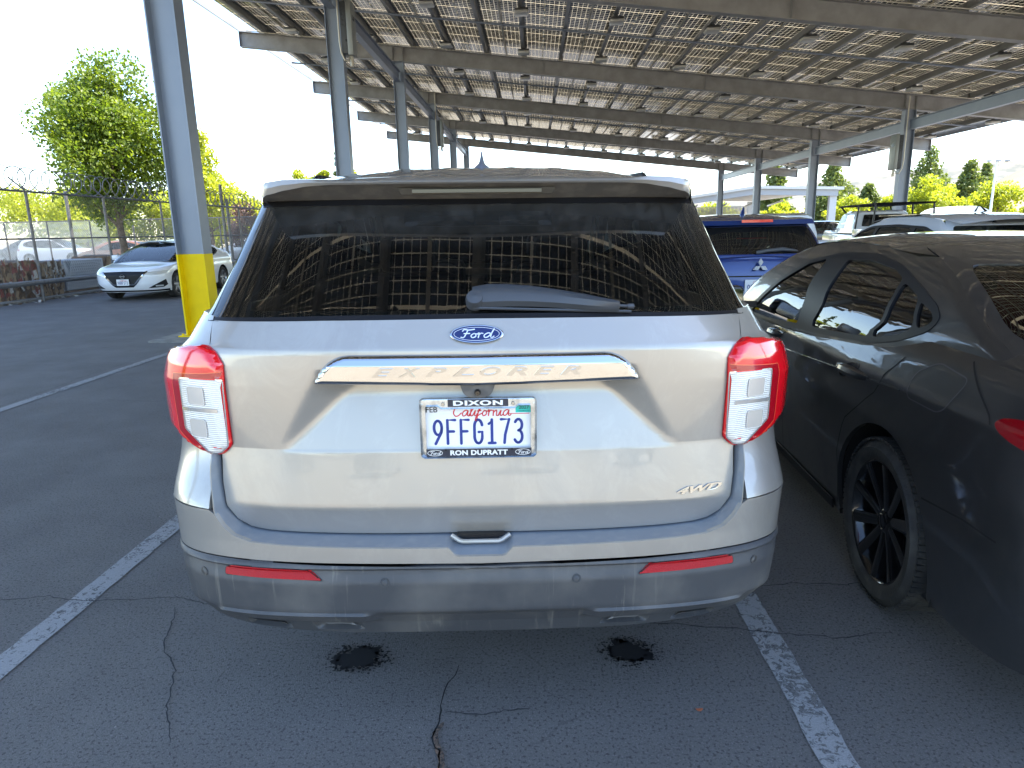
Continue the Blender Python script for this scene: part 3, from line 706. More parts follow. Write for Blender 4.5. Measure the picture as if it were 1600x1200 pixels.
for k in range(-1, 6):
    y = CY0+k*CB
    for x in (XL, XR_):
        if k == -1 and x == XR_: pass
        bm = bmesh.new(); hcol(bm, 0, 0, 1.25, zb(x)-.012)
        box(bm, -.30, .30, -.16, .16, zb(x)-.012, zb(x)-.001)
        c = obj('column', bm, M_STEEL, SC, smooth=False); c.location = (x-CX0, y-CY0, 0)
        bm = bmesh.new(); hcol(bm, 0, 0, .03, 1.25, g=.002); box(bm, -.30, .30, -.22, .22, .012, .03)
        for sx in (-.25, .25):
            for sy in (-.17, .17): lathe(bm, [(.03, .018), (.06, .018), (.06, .0001)], 6, 'z', Matrix.Translation((sx, sy, 0)))
        obj('yellow_base', bm, M_YEL, c, smooth=False)
        bm = bmesh.new()   # knee brace pair at the top
        for sg in (1, -1): tube(bm, [(0, sg*.02, zb(x)-.55), (0, sg*.75, zb(x)-.42)], .0, 4) if False else None
        bm.free()
    bm = bmesh.new()   # I-beam along the slope
    n = 4; H = .55
    def bx_(x0, x1, y0, y1, d0, d1):
        vs = [bm.verts.new((x-CX0, yy-CY0, zb(x)+dd)) for x in (x0, x1) for yy in (y0, y1) for dd in (d0, d1)]
        for q in ((0, 1, 3, 2), (4, 6, 7, 5), (0, 4, 5, 1), (2, 3, 7, 6), (0, 2, 6, 4), (1, 5, 7, 3)): bm.faces.new([vs[i] for i in q])
    bx_(xa, xb, y-.13, y+.13, 0, .022); bx_(xa, xb, y-.13, y+.13, H-.022, H); bx_(xa, xb, y-.007, y+.007, .022, H-.022); bx_(xa-.012, xa, y-.13, y+.13, 0, H); bx_(xb, xb+.012, y-.13, y+.13, 0, H)
    for xs in (XL-.2, XL+.2, XR_-.2, XR_+.2, XL+5.6, XL+11.8):
        bx_(xs-.006, xs+.006, y-.12, y+.12, .022, H-.022)
    obj('beam', bm, M_STEELB, SC, smooth=False)
for i, x in enumerate((XL, XR_)):     # eaves girders from column to column
    bm = bmesh.new(); zt = zb(x)-.38; xo = .0
    for k in range(-1, 5):
        y0 = CY0+k*CB+.145; y1 = CY0+(k+1)*CB-.145
        box(bm, x-CX0-.10, x-CX0+.10, y0-CY0, y1-CY0, zt-.02, zt); box(bm, x-CX0-.10, x-CX0+.10, y0-CY0, y1-CY0, zt-.38, zt-.36); box(bm, x-CX0-.006, x-CX0+.006, y0-CY0, y1-CY0, zt-.36, zt-.02)
    obj('girder', bm, M_STEEL, SC, smooth=False)
XP = [-.28+1.41*i for i in range(-7, 15)]
for i, x in enumerate(XP):
    bm = bmesh.new(); z0 = zb(x)+.552; wd = .10
    for (a, b, c_, d_) in ((x-.004, x+.004, z0+.004, z0+.236), (x-wd, x+.004, z0, z0+.004), (x-.004, x+wd, z0+.236, z0+.240), (x-wd, x-wd+.004, z0+.004, z0+.028), (x+wd-.004, x+wd, z0+.214, z0+.236)):
        box(bm, a-CX0, b-CX0, ya-CY0, yb_-CY0, c_, d_)
    for k in range(-1, 6): box(bm, x-CX0-.075, x-CX0+.075, k*CB-.09, k*CB-.075, z0-.0, z0+.20)
    obj('purlin', bm, M_PURL, SC, smooth=False)
for j in range(-7, 15):
    x = .425+1.41*j; z0 = zb(x)+.552+.244
    bm = bmesh.new()
    if j % 2: box(bm, x-CX0-.030, x-CX0+.030, ya-CY0, yb_-CY0, z0-.045, z0-.004)
    else:
        y = ya+.1
        while y < yb_: box(bm, x-CX0-.022, x-CX0+.022, y-CY0, y+.27-CY0, z0-.02, z0-.004); y += .53
    obj('panel_rail', bm, M_RAIL if j % 2 else mat('joint_strip', (.80, .78, .70), .5), SC, smooth=False, kind=None if j % 2 else 'stuff')
for k in range(-1, 6):     # tie rods across each bay and conduit beside each beam
    for dy, r_, dz in ((4.55, .035, .545), (.42, .016, .54), (-.40, .016, .53), (.55, .012, .535)):
        if k == 5 and dy > 1: continue
        y = CY0+k*CB+dy; bm = bmesh.new(); tube(bm, [(x-CX0, y-CY0, zb(x)+dz-r_) for x in (xa+.4, XL, XR_, xb-.4)], r_, 8); obj('tie_rod' if dy > 1 else 'conduit', bm, M_STEEL if dy > 1 else M_RAIL, SC)
for x in (xa-.03, xb+.03):
    bm = bmesh.new(); box(bm, x-CX0-.02, x-CX0+.02, ya-CY0, yb_-CY0, zb(x)+.56, zb(x)+.86); obj('eave_trim', bm, M_PURL, SC, smooth=False)
# bifacial panels
def panel_mat():
    m = bpy.data.materials.new('bifacial_panel'); m.use_nodes = True; N = m.node_tree.nodes; L = m.node_tree.links; b = N['Principled BSDF']
    tc = N.new('ShaderNodeTexCoord'); sx = N.new('ShaderNodeSeparateXYZ'); L.new(tc.outputs['Object'], sx.inputs[0])
    def math_(op, a, b_=None, c=None):
        n = N.new('ShaderNodeMath'); n.operation = op
        for i, v in enumerate((a, b_, c)):
            if v is None: continue
            if isinstance(v, (int, float)): n.inputs[i].default_value = v
            else: L.new(v, n.inputs[i])
        return n.outputs[0]
    PX, PY = 1.419, 1.06
    fx = math_('FRACT', math_('MULTIPLY_ADD', sx.outputs[0], 1/PX, 100.5)); fy = math_('FRACT', math_('MULTIPLY_ADD', sx.outputs[1], 1/PY, 100.5))
    def grid(f, n, g, edge, P):
        # 1 inside cells
        a = math_('FRACT', math_('MULTIPLY', f, n)); ia = math_('MULTIPLY', math_('GREATER_THAN', a, g), math_('LESS_THAN', a, 1-g))
        return math_('MULTIPLY', ia, math_('MULTIPLY', math_('GREATER_THAN', f, edge/P), math_('LESS_THAN', f, 1-edge/P)))
    cell = math_('MULTIPLY', grid(fx, 10, .045, .012, PX), grid(fy, 6, .040, .028, PY))
    edge_y = math_('MAXIMUM', math_('LESS_THAN', fy, .030/PY), math_('GREATER_THAN', fy, 1-.030/PY)); edge_x = math_('MAXIMUM', math_('LESS_THAN', fx, .012/PX), math_('GREATER_THAN', fx, 1-.012/PX)); edge = math_('MAXIMUM', edge_x, edge_y)
    b.inputs['Base Color'].default_value = (.012, .013, .020, 1); b.inputs['Roughness'].default_value = .16; b.inputs['Specular IOR Level'].default_value = .45
    tr = N.new('ShaderNodeBsdfTranslucent'); tr.inputs[0].default_value = (.95, .88, .74, 1); df = N.new('ShaderNodeBsdfDiffuse'); df.inputs[0].default_value = (.5, .48, .43, 1)
    gl = N.new('ShaderNodeBsdfGlossy'); gl.inputs['Roughness'].default_value = .12
    g1 = N.new('ShaderNodeMixShader'); g1.inputs[0].default_value = .60; L.new(df.outputs[0], g1.inputs[1]); L.new(tr.outputs[0], g1.inputs[2])
    g2 = N.new('ShaderNodeMixShader'); L.new(edge, g2.inputs[0]); L.new(g1.outputs[0], g2.inputs[1])
    f2 = N.new('ShaderNodeMixShader'); f2.inputs[0].default_value = .55; dm = N.new('ShaderNodeBsdfDiffuse'); dm.inputs[0].default_value = (.62, .55, .42, 1); L.new(dm.outputs[0], f2.inputs[1]); L.new(tr.outputs[0], f2.inputs[2]); L.new(f2.outputs[0], g2.inputs[2])
    mx = N.new('ShaderNodeMixShader'); L.new(cell, mx.inputs[0]); L.new(g2.outputs[0], mx.inputs[1]); L.new(b.outputs[0], mx.inputs[2])
    L.new(mx.outputs[0], N['Material Output'].inputs[0]); return m
M_PV = panel_mat()
rx = range(-7, 15); PYs = [ya+.53+1.06*i for i in range(int((yb_-ya)/1.06))]
allp = [(-.28+1.41*i, y) for i in rx for y in PYs]
# panels that show largest: over the aisle just beyond the second frame
key = lambda p: sqrt((p[0]-3)**2*.55+(p[1]-20.5)**2)
near = sorted([p for p in allp if p[1] > 18.5], key=key)[:100]; nset = set(near)
bm = bmesh.new(); box(bm, -.7085, .7085, -.529, .529, 0, .032); src = None
for x, y in near:
    if src is None: o = src = obj('solar_panel', bm, M_PV, SC, smooth=False)
    else: o = src.copy(); COL.objects.link(o)
    o.location = (x-CX0, y-CY0, zb(x)+.552+.243); o.rotation_euler = (0, TILT, 0)
bm = bmesh.new(); x0, y0 = allp[0]
for x, y in allp:
    if (x, y) in nset: continue
    a = (x-x0)/cos(TILT)*1.0065*0+(x-x0)/cos(TILT); bb = y-y0; box(bm, a-.7085, a+.7085, bb-.529, bb+.529, 0, .032)
o = obj('solar_panel_field', bm, M_PV, SC, smooth=False, kind='stuff'); o.location = (x0-CX0, y0-CY0, zb(x0)+.552+.243); o.rotation_euler = (0, TILT, 0)
# lamps under the purlins
ORD = ['first', 'second', 'third', 'fourth', 'fifth', 'sixth', 'seventh', 'eighth', 'ninth', 'tenth', 'eleventh']
LT = empty('canopy_light', (0, 0, 0), 0, 'small square lamp hung under a roof purlin of the solar canopy', 'lamp', 'lamps under the canopy roof')
bm = bmesh.new(); box(bm, -.20, .20, -.20, .20, -.06, 0, bev=.02); box(bm, -.05, .05, -.05, .05, 0, .05); obj('housing', bm, mat('lamp_housing', (.06, .06, .06), .5), LT)
bm = bmesh.new(); box(bm, -.21, .21, -.21, .21, -.15, -.062, bev=.03); obj('lens', bm, mat('lamp_lens', (.55, .53, .48), .3), LT)
first = True
for k in range(1, 6):
    for dy in (2.80, 7.42):
        if k == 5 and dy > 1: continue
        for i in range(-3, 8):
            x = -.28+2.82*i; y = CY0+k*CB+dy
            o = LT if first else copy_tree(LT); first = False; o.location = (x, y, zb(x)+.50)
            o['label'] = 'canopy lamp %s from the left in the %s row back under the solar roof' % (ORD[i+3], ORD[(k-1)*2+(dy > 5)])
# inverter cabinets on the columns
def inverter(x, y, z, face, label):
    r = empty('inverter_cabinet', (x, y, z), 0, label, 'electrical cabinet', 'inverter cabinets on canopy columns')
    s = face
    bm = bmesh.new(); box(bm, 0, s*.16, -.24, .20, -.62, .62, bev=.015)
    for zz in (.42, .30, .18, .06): lathe(bm, [(0, .035), (.02, .035), (.02, .0001)], 14, 'y', Matrix.Translation((s*.08, -.262, zz)))
    obj('housing', bm, mat('inverter_dark', (.06, .065, .07), .45), r)
    bm = bmesh.new(); box(bm, s*.162, s*.30, -.25, .21, -.66, .66, bev=.012); cv = obj('cover', bm, mat('inverter_cover', (.24, .25, .235), .4, .2), r)
    bm = bmesh.new(); box(bm, s*.302, s*.306, -.12, .06, .20, .32); box(bm, s*.12, s*.15, -.246, -.2405, -.34, -.28); obj('display', bm, mat('inverter_screen', (.02, .025, .03), .2), cv)
    bm = bmesh.new(); tube(bm, [(s*-.03, -.30, 2.0), (s*-.03, -.30, -.35), (s*.0, -.30, -.62), (s*.08, -.28, -.80), (s*.16, -.2, -.80), (s*.16, -.1, -.68)], .022, 8); tube(bm, [(s*.2, -.05, -.9), (s*.2, -.05, -.66)], .05, 10); obj('conduit', bm, M_RAIL, r)
    return r
inverter(XL+.215, CY0+CB, 6.72, 1, 'grey inverter cabinet high on the nearest bare column, just above the silver SUV roof')
inverter(XL+.215, CY0+3*CB, 6.5, 1, 'small distant inverter cabinet on the third column of the left canopy row')
inverter(XR_-.215, CY0+2*CB, 4.15, -1, 'pale grey inverter cabinet on the nearest column of the right canopy row')

# ------------------------------------------------------------------ second carport far behind
R2_ = empty('far_carport', (0, 0, 0), 0, 'low pale carport with a shallow gabled roof beyond the canopy columns', 'carport')
bm = bmesh.new()
for x0, x1, z0, z1 in ((10, 19.2, 3.55, 4.75), (19.2, 27.0, 4.75, 4.50)):
    P = [(x0, z0-.12), (x1, z1-.12), (x1, z1+.12), (x0, z0+.12)]; prism(bm, P, 61.5, 86, lambda x, y, d: Vector((x, d, y)))
obj('roof', bm, mat('pale_roof', (.62, .60, .55), .6), R2_, smooth=False)
bm = bmesh.new()
for x0, x1, z0, z1 in ((10, 19.2, 3.43, 4.62), (19.2, 26.6, 4.62, 4.37)):
    P = [(x0, z0-.5), (x1, z1-.5), (x1, z1-.002), (x0, z0-.002)]; prism(bm, P, 61.7, 62.0, lambda x, y, d: Vector((x, d, y)))
obj('fascia_beam', bm, mat('fascia_grey', (.36, .37, .38), .6), R2_, smooth=False)
for x in (26.0, 12.0):
    for y in (61.9, 85):
        bm = bmesh.new(); box(bm, x, x+.6, y, y+.4, 0, 4.3 if x > 20 else 3.2); obj('column', bm, mat('far_column', (.5, .5, .49), .6), R2_, smooth=False)
for i in range(5):
    bm = bmesh.new(); x = 12+3*i; tube(bm, [(x, 63+4*i*.3, 3.3+.12*i), (x+4, 84, 3.25+.12*i)], .09, 6); obj('tube_light', bm, mat('tube_white', (.75, .74, .70), .5), R2_)
F2 = empty('slat_screen', (0, 0, 0), 0, 'tan slatted screen wall under the far carport roof', 'fence')
bm = bmesh.new()
for i in range(100): box(bm, 11+.17*i, 11.12+.17*i, 88, 88.04, 1.9, 3.9)
obj('slats', bm, mat('tan_slats', (.30, .25, .19), .7), F2, smooth=False)

# ------------------------------------------------------------------ chain-link fence with razor coils, left
def chainlink(nm, col, pitch=.075, thick=.10):
    m = bpy.data.materials.new(nm); m.use_nodes = True; N = m.node_tree.nodes; L = m.node_tree.links; b = N['Principled BSDF']; b.inputs['Base Color'].default_value = (*col, 1); b.inputs['Metallic'].default_value = .5; b.inputs['Roughness'].default_value = .5
    tc = N.new('ShaderNodeTexCoord'); sp = N.new('ShaderNodeSeparateXYZ'); L.new(tc.outputs['Object'], sp.inputs[0])
    def mt(op, a, b_=None):
        n = N.new('ShaderNodeMath'); n.operation = op
        for i, v in enumerate((a, b_)):
            if v is None: continue
            if isinstance(v, (int, float)): n.inputs[i].default_value = v
            else: L.new(v, n.inputs[i])
        return n.outputs[0]
    h = mt('ADD', sp.outputs[0], sp.outputs[1])
    ds = []
    for s in (1, -1):
        f = mt('FRACT', mt('MULTIPLY', mt('ADD', h, mt('MULTIPLY', sp.outputs[2], s*.9)), 1/pitch)); ds.append(mt('LESS_THAN', f, thick))
    k = mt('MAXIMUM', ds[0], ds[1]); tr = N.new('ShaderNodeBsdfTransparent'); mx = N.new('ShaderNodeMixShader'); L.new(k, mx.inputs[0]); L.new(tr.outputs[0], mx.inputs[1]); L.new(b.outputs[0], mx.inputs[2]); L.new(mx.outputs[0], N['Material Output'].inputs[0]); return m
M_FMET = mat('fence_pipe', (.13, .13, .135), .45, .5, noise=(9, (.20, .19, .18), .45, .7))
M_LINK = chainlink('chain_link', (.25, .26, .27))
FN = empty('chain_link_fence', (-12.40, 13.6, 0), 0, 'tall chain-link fence topped with razor wire coils behind the white sedan', 'fence')
def fp(bm, y, h=2.70, arm=True):
    tube(bm, [(0, y, -.05), (0, y, h)], .036, 10)
    if arm: tube(bm, [(0, y, h), (-.28, y-.12, h+.32)], .020, 8)
for i in range(8):
    bm = bmesh.new(); fp(bm, 3.03*i); obj('post', bm, M_FMET, FN)
bm = bmesh.new(); tube(bm, [(0, -3, 2.68), (0, 21.3, 2.68)], .026, 8); obj('top_rail', bm, M_FMET, FN)
bm = bmesh.new(); tube(bm, [(-.02, -3, 1.55), (-.02, 21.3, 1.55)], .020, 8); obj('middle_rail', bm, M_FMET, FN)
bm = bmesh.new(); bm.faces.new([bm.verts.new(p) for p in ((-.045, -3, .06), (-.045, 21.3, .06), (-.045, 21.3, 2.66), (-.045, -3, 2.66))]); obj('chain_link_mesh', bm, M_LINK, FN, smooth=False)
bm = bmesh.new(); pts = []
for i in range(int(56*36)):
    t = i/36; a = 2*pi*t; pts.append((-.16+.12*cos(a), -3+t*.42+.29*cos(a), 2.98+.29*sin(a)))
tube(bm, pts, .014, 4)
obj('razor_coil', bm, mat('razor_wire', (.16, .16, .165), .5, .3), FN)
GR = empty('guard_pipe', (-12.2, 10, 0), 0, 'low horizontal steel pipe rail along the foot of the razor wire fence', 'rail')
bm = bmesh.new(); tube(bm, [(0, 0, .50), (0, 24, .50)], .062, 12); obj('pipe', bm, mat('pipe_grey', (.20, .20, .205), .5, .4, noise=(14, (.12, .09, .07), .55, .75)), GR)
bm = bmesh.new()
for y in (.5, 9.6, 18.4): tube(bm, [(-.08, y, 0), (-.08, y, .50)], .05, 10)
obj('post', bm, M_FMET, GR)
# cross fence and screen further back
FB = empty('back_fence', (-24, 36, 0), 0, 'second chain-link fence with pale privacy weave running behind the big tree', 'fence')
bm = bmesh.new()
for i in range(9): tube(bm, [(-9+1.8*i*1.3, 0, 0), (-9+1.8*i*1.3, 0, 2.5)], .04, 8)
obj('posts', bm, M_FMET, FB, kind='stuff')
bm = bmesh.new(); bm.faces.new([bm.verts.new(p) for p in ((-9, 0, .5), (1.2, 0, .5), (1.2, 0, 2.5), (-9, 0, 2.5))]); obj('privacy_mesh', bm, chainlink('privacy_weave', (.52, .52, .50), .10, .30), FB, smooth=False)
bm = bmesh.new(); tube(bm, [(-9, 0, 2.5), (14, 0, 2.5)], .03, 6); obj('top_rail', bm, M_FMET, FB)
bm = bmesh.new(); bm.faces.new([bm.verts.new(p) for p in ((1.2, 0, .1), (14, 0, .1), (14, 0, 2.5), (1.2, 0, 2.5))]); obj('chain_link_mesh', bm, M_LINK, FB, smooth=False)
for x, y, h, lb in ((-16.6, 24.2, 3.2, 'pale round fence post standing alone between razor coils and the tree'), (-12.55, 27.6, 3.55, 'tall dark square post right of the yellow-based column'), (-13.2, 29.5, 3.1, 'shorter dark post left of the tall square post')):
    bm = bmesh.new(); tube(bm, [(0, 0, 0), (0, 0, h)], .06, 10); p = obj('fence_post', bm, M_FMET); p.location = (x, y, 0); tag(p, lb, 'post')

# bales of scrap cardboard
def bale(x, y, lx, ly, h, c1, c2, label, sd):
    random.seed(sd); r = empty('cardboard_bale', (x, y, 0), random.uniform(-.06, .06), label, 'bale')
    bm = bmesh.new(); box(bm, -lx/2, lx/2, -ly/2, ly/2, .04, h); bmesh.ops.subdivide_edges(bm, edges=bm.edges[:], cuts=9, use_grid_fill=True)
    for v in bm.verts: v.co += Vector([random.uniform(-.045, .045) for _ in range(3)])
    obj('bale_core', bm, mat('cardboard', (.27, .165, .085), .85, noise=(5, (.12, .07, .04), .4, .62)), r, smooth=False)
    bm = bmesh.new(); ms = [mat('cardboard_light', (.42, .29, .17), .85), mat('scrap_white', (.62, .60, .56), .8), mat('scrap_red', (.28, .07, .05), .7), mat('cardboard_dark', (.14, .085, .05), .9)]
    for i in range(120):
        q = Matrix.Translation((lx/2+random.uniform(0, .05), random.uniform(-ly/2, ly/2), random.uniform(.06, h))) @ Matrix.Rotation(random.uniform(-.5, .5), 4, 'X') @ Matrix.Rotation(random.uniform(-.4, .4), 4, 'Z')
        a, b_ = random.uniform(.02, .07), random.uniform(.04, .17); mi = random.choices((0, 1, 2, 3), (5, 2, c2, 4))[0]
        bm.faces.new([bm.verts.new(q @ Vector(p)) for p in ((0, -a, -b_), (.02, a, -b_*.8), (0, a*.8, b_), (.01, -a, b_*.9))]).material_index = mi
    obj('loose_flaps', bm, ms, r, smooth=False, kind='stuff')
    bm = bmesh.new()
    for yy in (-.35*ly, -.12*ly, .12*ly, .35*ly): tube(bm, [(lx/2+.055, yy, .03), (lx/2+.06, yy, h+.02), (-lx/2, yy, h+.05)], .006, 4)
    obj('bale_wire', bm, M_FMET, r); return r
bale(-13.5, 16.55, 1.1, 1.35, .98, 0, 3, 'brown cardboard bale with red and white scraps at the photo left edge', 1)
bale(-13.5, 17.80, 1.1, .85, .93, 0, 0, 'plain brown cardboard bale left of the grey lattice crate', 2)
bale(-13.5, 21.0, 1.1, 1.5, .98, 0, 0, 'crumpled cardboard bale directly behind the white sedan nose', 3)
CR = empty('lattice_crate', (-13.45, 19.3, 0), 0, 'grey lattice-sided crate between two cardboard bales', 'crate')
bm = bmesh.new(); box(bm, -.5, .40, -.85, .85, .12, .95); obj('liner', bm, mat('crate_liner', (.30, .31, .35), .7), CR, smooth=False)
bm = bmesh.new()
for i in range(30):
    y = -.95+i*.085
    for s in (1, -1): tube(bm, [(.425, max(-.85, min(.85, y)), .14), (.425, max(-.85, min(.85, y+s*.45)), .95)], .012, 4, cap=False)
obj('lattice', bm, mat('crate_lattice', (.75, .77, .80), .5, .1), CR)
bm = bmesh.new(); box(bm, -.52, .46, -.88, .88, 0, .11); obj('skid', bm, mat('skid_wood', (.20, .13, .08), .8), CR, smooth=False)
# debris on the strip under the fence
random.seed(9); bm = bmesh.new()
for i in range(420):
    x, y = random.uniform(-13.2, -12.35), random.uniform(13.5, 26); q = Matrix.Translation((x, y, .02)) @ Matrix.Rotation(random.uniform(0, 6), 4, 'Z') @ Matrix.Rotation(random.uniform(-.6, .6), 4, 'X'); a, b_ = random.uniform(.01, .06), random.uniform(.01, .09)
    bm.faces.new([bm.verts.new(q @ Vector(p)) for p in ((-a, -b_, 0), (a, -b_, .01), (a, b_, 0), (-a, b_, .015))]).material_index = random.choice((0, 0, 1))
obj('litter_strip', bm, [mat('litter_tan', (.30, .20, .12), .9), mat('litter_pale', (.5, .48, .44), .9)], smooth=False, kind='stuff')
bm = bmesh.new(); box(bm, -13.0, -12.62, 6, 40, -.02, .07, bev=.02); obj('kerb', bm, mat('kerb_concrete', (.22, .21, .19), .9, noise=(8, (.12, .11, .10), .4, .7)), kind='structure')

# ------------------------------------------------------------------ trees
def leafmat(name, c1, c2, tl=.45):
    m = bpy.data.materials.new(name); m.use_nodes = True; N = m.node_tree.nodes; L = m.node_tree.links; b = N['Principled BSDF']; b.inputs['Roughness'].default_value = .5
    g = N.new('ShaderNodeTexCoord'); n = N.new('ShaderNodeTexNoise'); n.inputs['Scale'].default_value = 2.1; n.inputs['Detail'].default_value = 8; n.inputs['Roughness'].default_value = .8
    mx = N.new('ShaderNodeMix'); mx.data_type = 'RGBA'; mx.inputs[6].default_value = (*c1, 1); mx.inputs[7].default_value = (*c2, 1); r = N.new('ShaderNodeMapRange'); r.inputs[1].default_value = .38; r.inputs[2].default_value = .62
    L.new(g.outputs['Object'], n.inputs['Vector']); L.new(n.outputs['Fac'], r.inputs[0]); L.new(r.outputs[0], mx.inputs[0]); L.new(mx.outputs[2], b.inputs['Base Color'])
    t = N.new('ShaderNodeBsdfTranslucent'); tc_ = N.new('ShaderNodeMix'); tc_.data_type = 'RGBA'; tc_.blend_type = 'MULTIPLY'; tc_.inputs[0].default_value = 1; tc_.inputs[7].default_value = (1.7, 1.7, .7, 1); L.new(mx.outputs[2], tc_.inputs[6]); L.new(tc_.outputs[2], t.inputs[0])
    s = N.new('ShaderNodeMixShader'); s.inputs[0].default_value = tl; L.new(b.outputs[0], s.inputs[1]); L.new(t.outputs[0], s.inputs[2]); L.new(s.outputs[0], N['Material Output'].inputs[0]); return m
M_LEAFG = leafmat('leaf_green', (.045, .095, .016), (.21, .26, .03), .5)
M_LEAFY = leafmat('leaf_yellowgreen', (.22, .27, .03), (.40, .40, .04), .5)
M_LEAFD = leafmat('needle_green', (.07, .11, .035), (.19, .22, .06), .3)
M_LEAFP = leafmat('leaf_purple', (.10, .045, .05), (.20, .10, .09), .3)
M_BARK = mat('bark', (.11, .075, .05), .9, noise=(7, (.20, .15, .11), .4, .65), bump=(30, .6))
def tree(name, loc, h, trunk_h, rad, m, label, n=5000, leaf=.10, kind='broad', seed=1, group=None, tr=.16, clumps=26, flat=1.0, cat='tree', lean=(0, 0)):
    rnd = random.Random(seed); r = empty(name, (*loc, 0), rnd.uniform(0, 6), label, cat, group)
    cz = trunk_h+(h-trunk_h)/2; cl = []; hh = (h-trunk_h)/2
    if kind == 'broad':
        while len(cl) < clumps:
            d = Vector([rnd.gauss(0, 1) for _ in range(3)]).normalized()*(rnd.random()**.42)
            k = 1-.25*max(0, d.z)-.12*max(0, -d.z)
            cl.append((Vector((d.x*rad*k*.86, d.y*rad*k*.86, cz+d.z*hh*.88)), rad*rnd.uniform(.16, .40)))
    elif kind == 'cone':
        for i in range(clumps):
            t = (i+.5)/clumps; z = trunk_h+(h-trunk_h)*t; rr = rad*(1-t)**.75*(.9 if t > .12 else .6+t*2.5); a = i*2.4+rnd.uniform(-.4, .4); q = rr*rnd.uniform(.35, .95)
            cl.append((Vector((q*cos(a), q*sin(a), z)), max(.25, rad*(.18+.28*(1-t))*rnd.uniform(.7, 1.15))))
    bm = bmesh.new(); tube(bm, [(0, 0, -.1), (.04, .02, trunk_h*.5), (lean[0]*.5, lean[1]*.5, trunk_h), (lean[0], lean[1], cz), (lean[0], lean[1], h*.88)], [tr, tr*.8, tr*.66, tr*.4, tr*.08], 10)
    for c, q in cl[::2]:
        z0 = min(max(trunk_h*.9, c.z-.9*q-.5*(Vector((c.x, c.y)).length)), h*.8); k = .45*tr*(1-.6*(z0/h)); mid = Vector((c.x*.45, c.y*.45, (z0+c.z)/2+.1*q)); tube(bm, [(0, 0, z0), mid, c], [k, k*.6, k*.15], 5)
    obj('trunk', bm, M_BARK, r)
    bm = bmesh.new(); tot = sum(q**2 for _, q in cl)
    for c, q in cl:
        for i in range(int(n*q*q/tot)):
            d = Vector([rnd.gauss(0, 1) for _ in range(3)]).normalized()*q*(rnd.uniform(.25, 1.12)**.6)*rnd.choice((1, 1, 1, 1.15))
            p = c+Vector((d.x, d.y, d.z*.8*flat)); s = leaf*rnd.uniform(.6, 1.35)
            if p.z < trunk_h*.75: continue
            nx = Vector([rnd.gauss(0, 1), rnd.gauss(0, 1), rnd.gauss(0, .7)+.7]).normalized(); a, b_ = frame_of(nx)
            t = rnd.uniform(0, 6); a, b_ = a*cos(t)+b_*sin(t), b_*cos(t)-a*sin(t)
            # pointed leaf cluster: folded kite
            v = [bm.verts.new(p+a*s*x+b_*s*y+nx*s*zz) for x, y, zz in ((-.55, 0, 0), (-.05, .42, .12), (.6, 0, 0), (-.05, -.42, .12))]
            bm.faces.new((v[0], v[1], v[2])); bm.faces.new((v[0], v[2], v[3]))
    obj('crown', bm, m, r, smooth=False, norm=False); return r
tree('maple_tree', (-16.5, 27.0), 8.5, 1.9, 2.75, M_LEAFG, 'large green maple behind the razor wire fence, its trunk rising above the cardboard bales', 30000, .12, seed=14, tr=.19, clumps=80)
tree('tall_tree', (-20.9, 44.0), 7.9, 2.0, 2.3, M_LEAFY, 'tall bright tree directly right of the yellow-based column', 8000, .17, kind='cone', seed=4, clumps=26)
for i, (x, y, h, rd, sd) in enumerate(((-34.5, 52, 6.2, 3.6, 1), (-30.0, 53, 5.4, 3.4, 2), (-25.6, 52, 5.0, 3.2, 3), (-22.0, 50, 5.0, 2.9, 5), (-40.5, 54, 6.6, 4.0, 7), (-37, 56, 5.6, 3.4, 8), (-27.5, 55, 5.2, 3.2, 9))):
    tree('shrub_tree', (x, y), h, .6, rd, M_LEAFY, ('wide bushy tree second from the left behind the left fences', 'bushy yellow-green tree behind the white sedans beyond the fence', 'bushy tree right behind the maple trunk', 'bushy tree behind the yellow-based column', 'tallest bushy tree at the left photo edge', 'bushy tree behind the leftmost one beyond the fences', 'back-row bushy tree just left of the maple trunk')[i], 6500, .19, seed=20+sd, group='sunlit trees behind the left fences', clumps=22, tr=.10)
tree('plum_tree', (-16.3, 38.5), 3.5, .9, 1.7, M_LEAFP, 'small purple-leaved tree beside the silver SUV rear window', 3500, .12, seed=31, clumps=18, tr=.08)
for i, (x, h, rd, sd, kd) in enumerate(((-23.2, 8.6, 2.0, 1, 'broad'), (-21.2, 8.9, 1.7, 2, 'broad'), (-18.0, 8.5, 1.5, 3, 'broad'), (-19.6, 9.6, .9, 4, 'cone'))):
    tree('distant_tree', (x, 70), h, 2.0, rd, M_LEAFY if kd == 'broad' else M_LEAFD, ('leftmost distant treetop just above the silver SUV roof', 'distant treetop left of the first bare column, above the SUV roof', 'small distant treetop just right of the first bare column', 'narrow dark treetop poking above the others behind the SUV roof')[i], 2600, .24, kind=kd, seed=40+sd, group='treetops above the SUV roof', clumps=16)
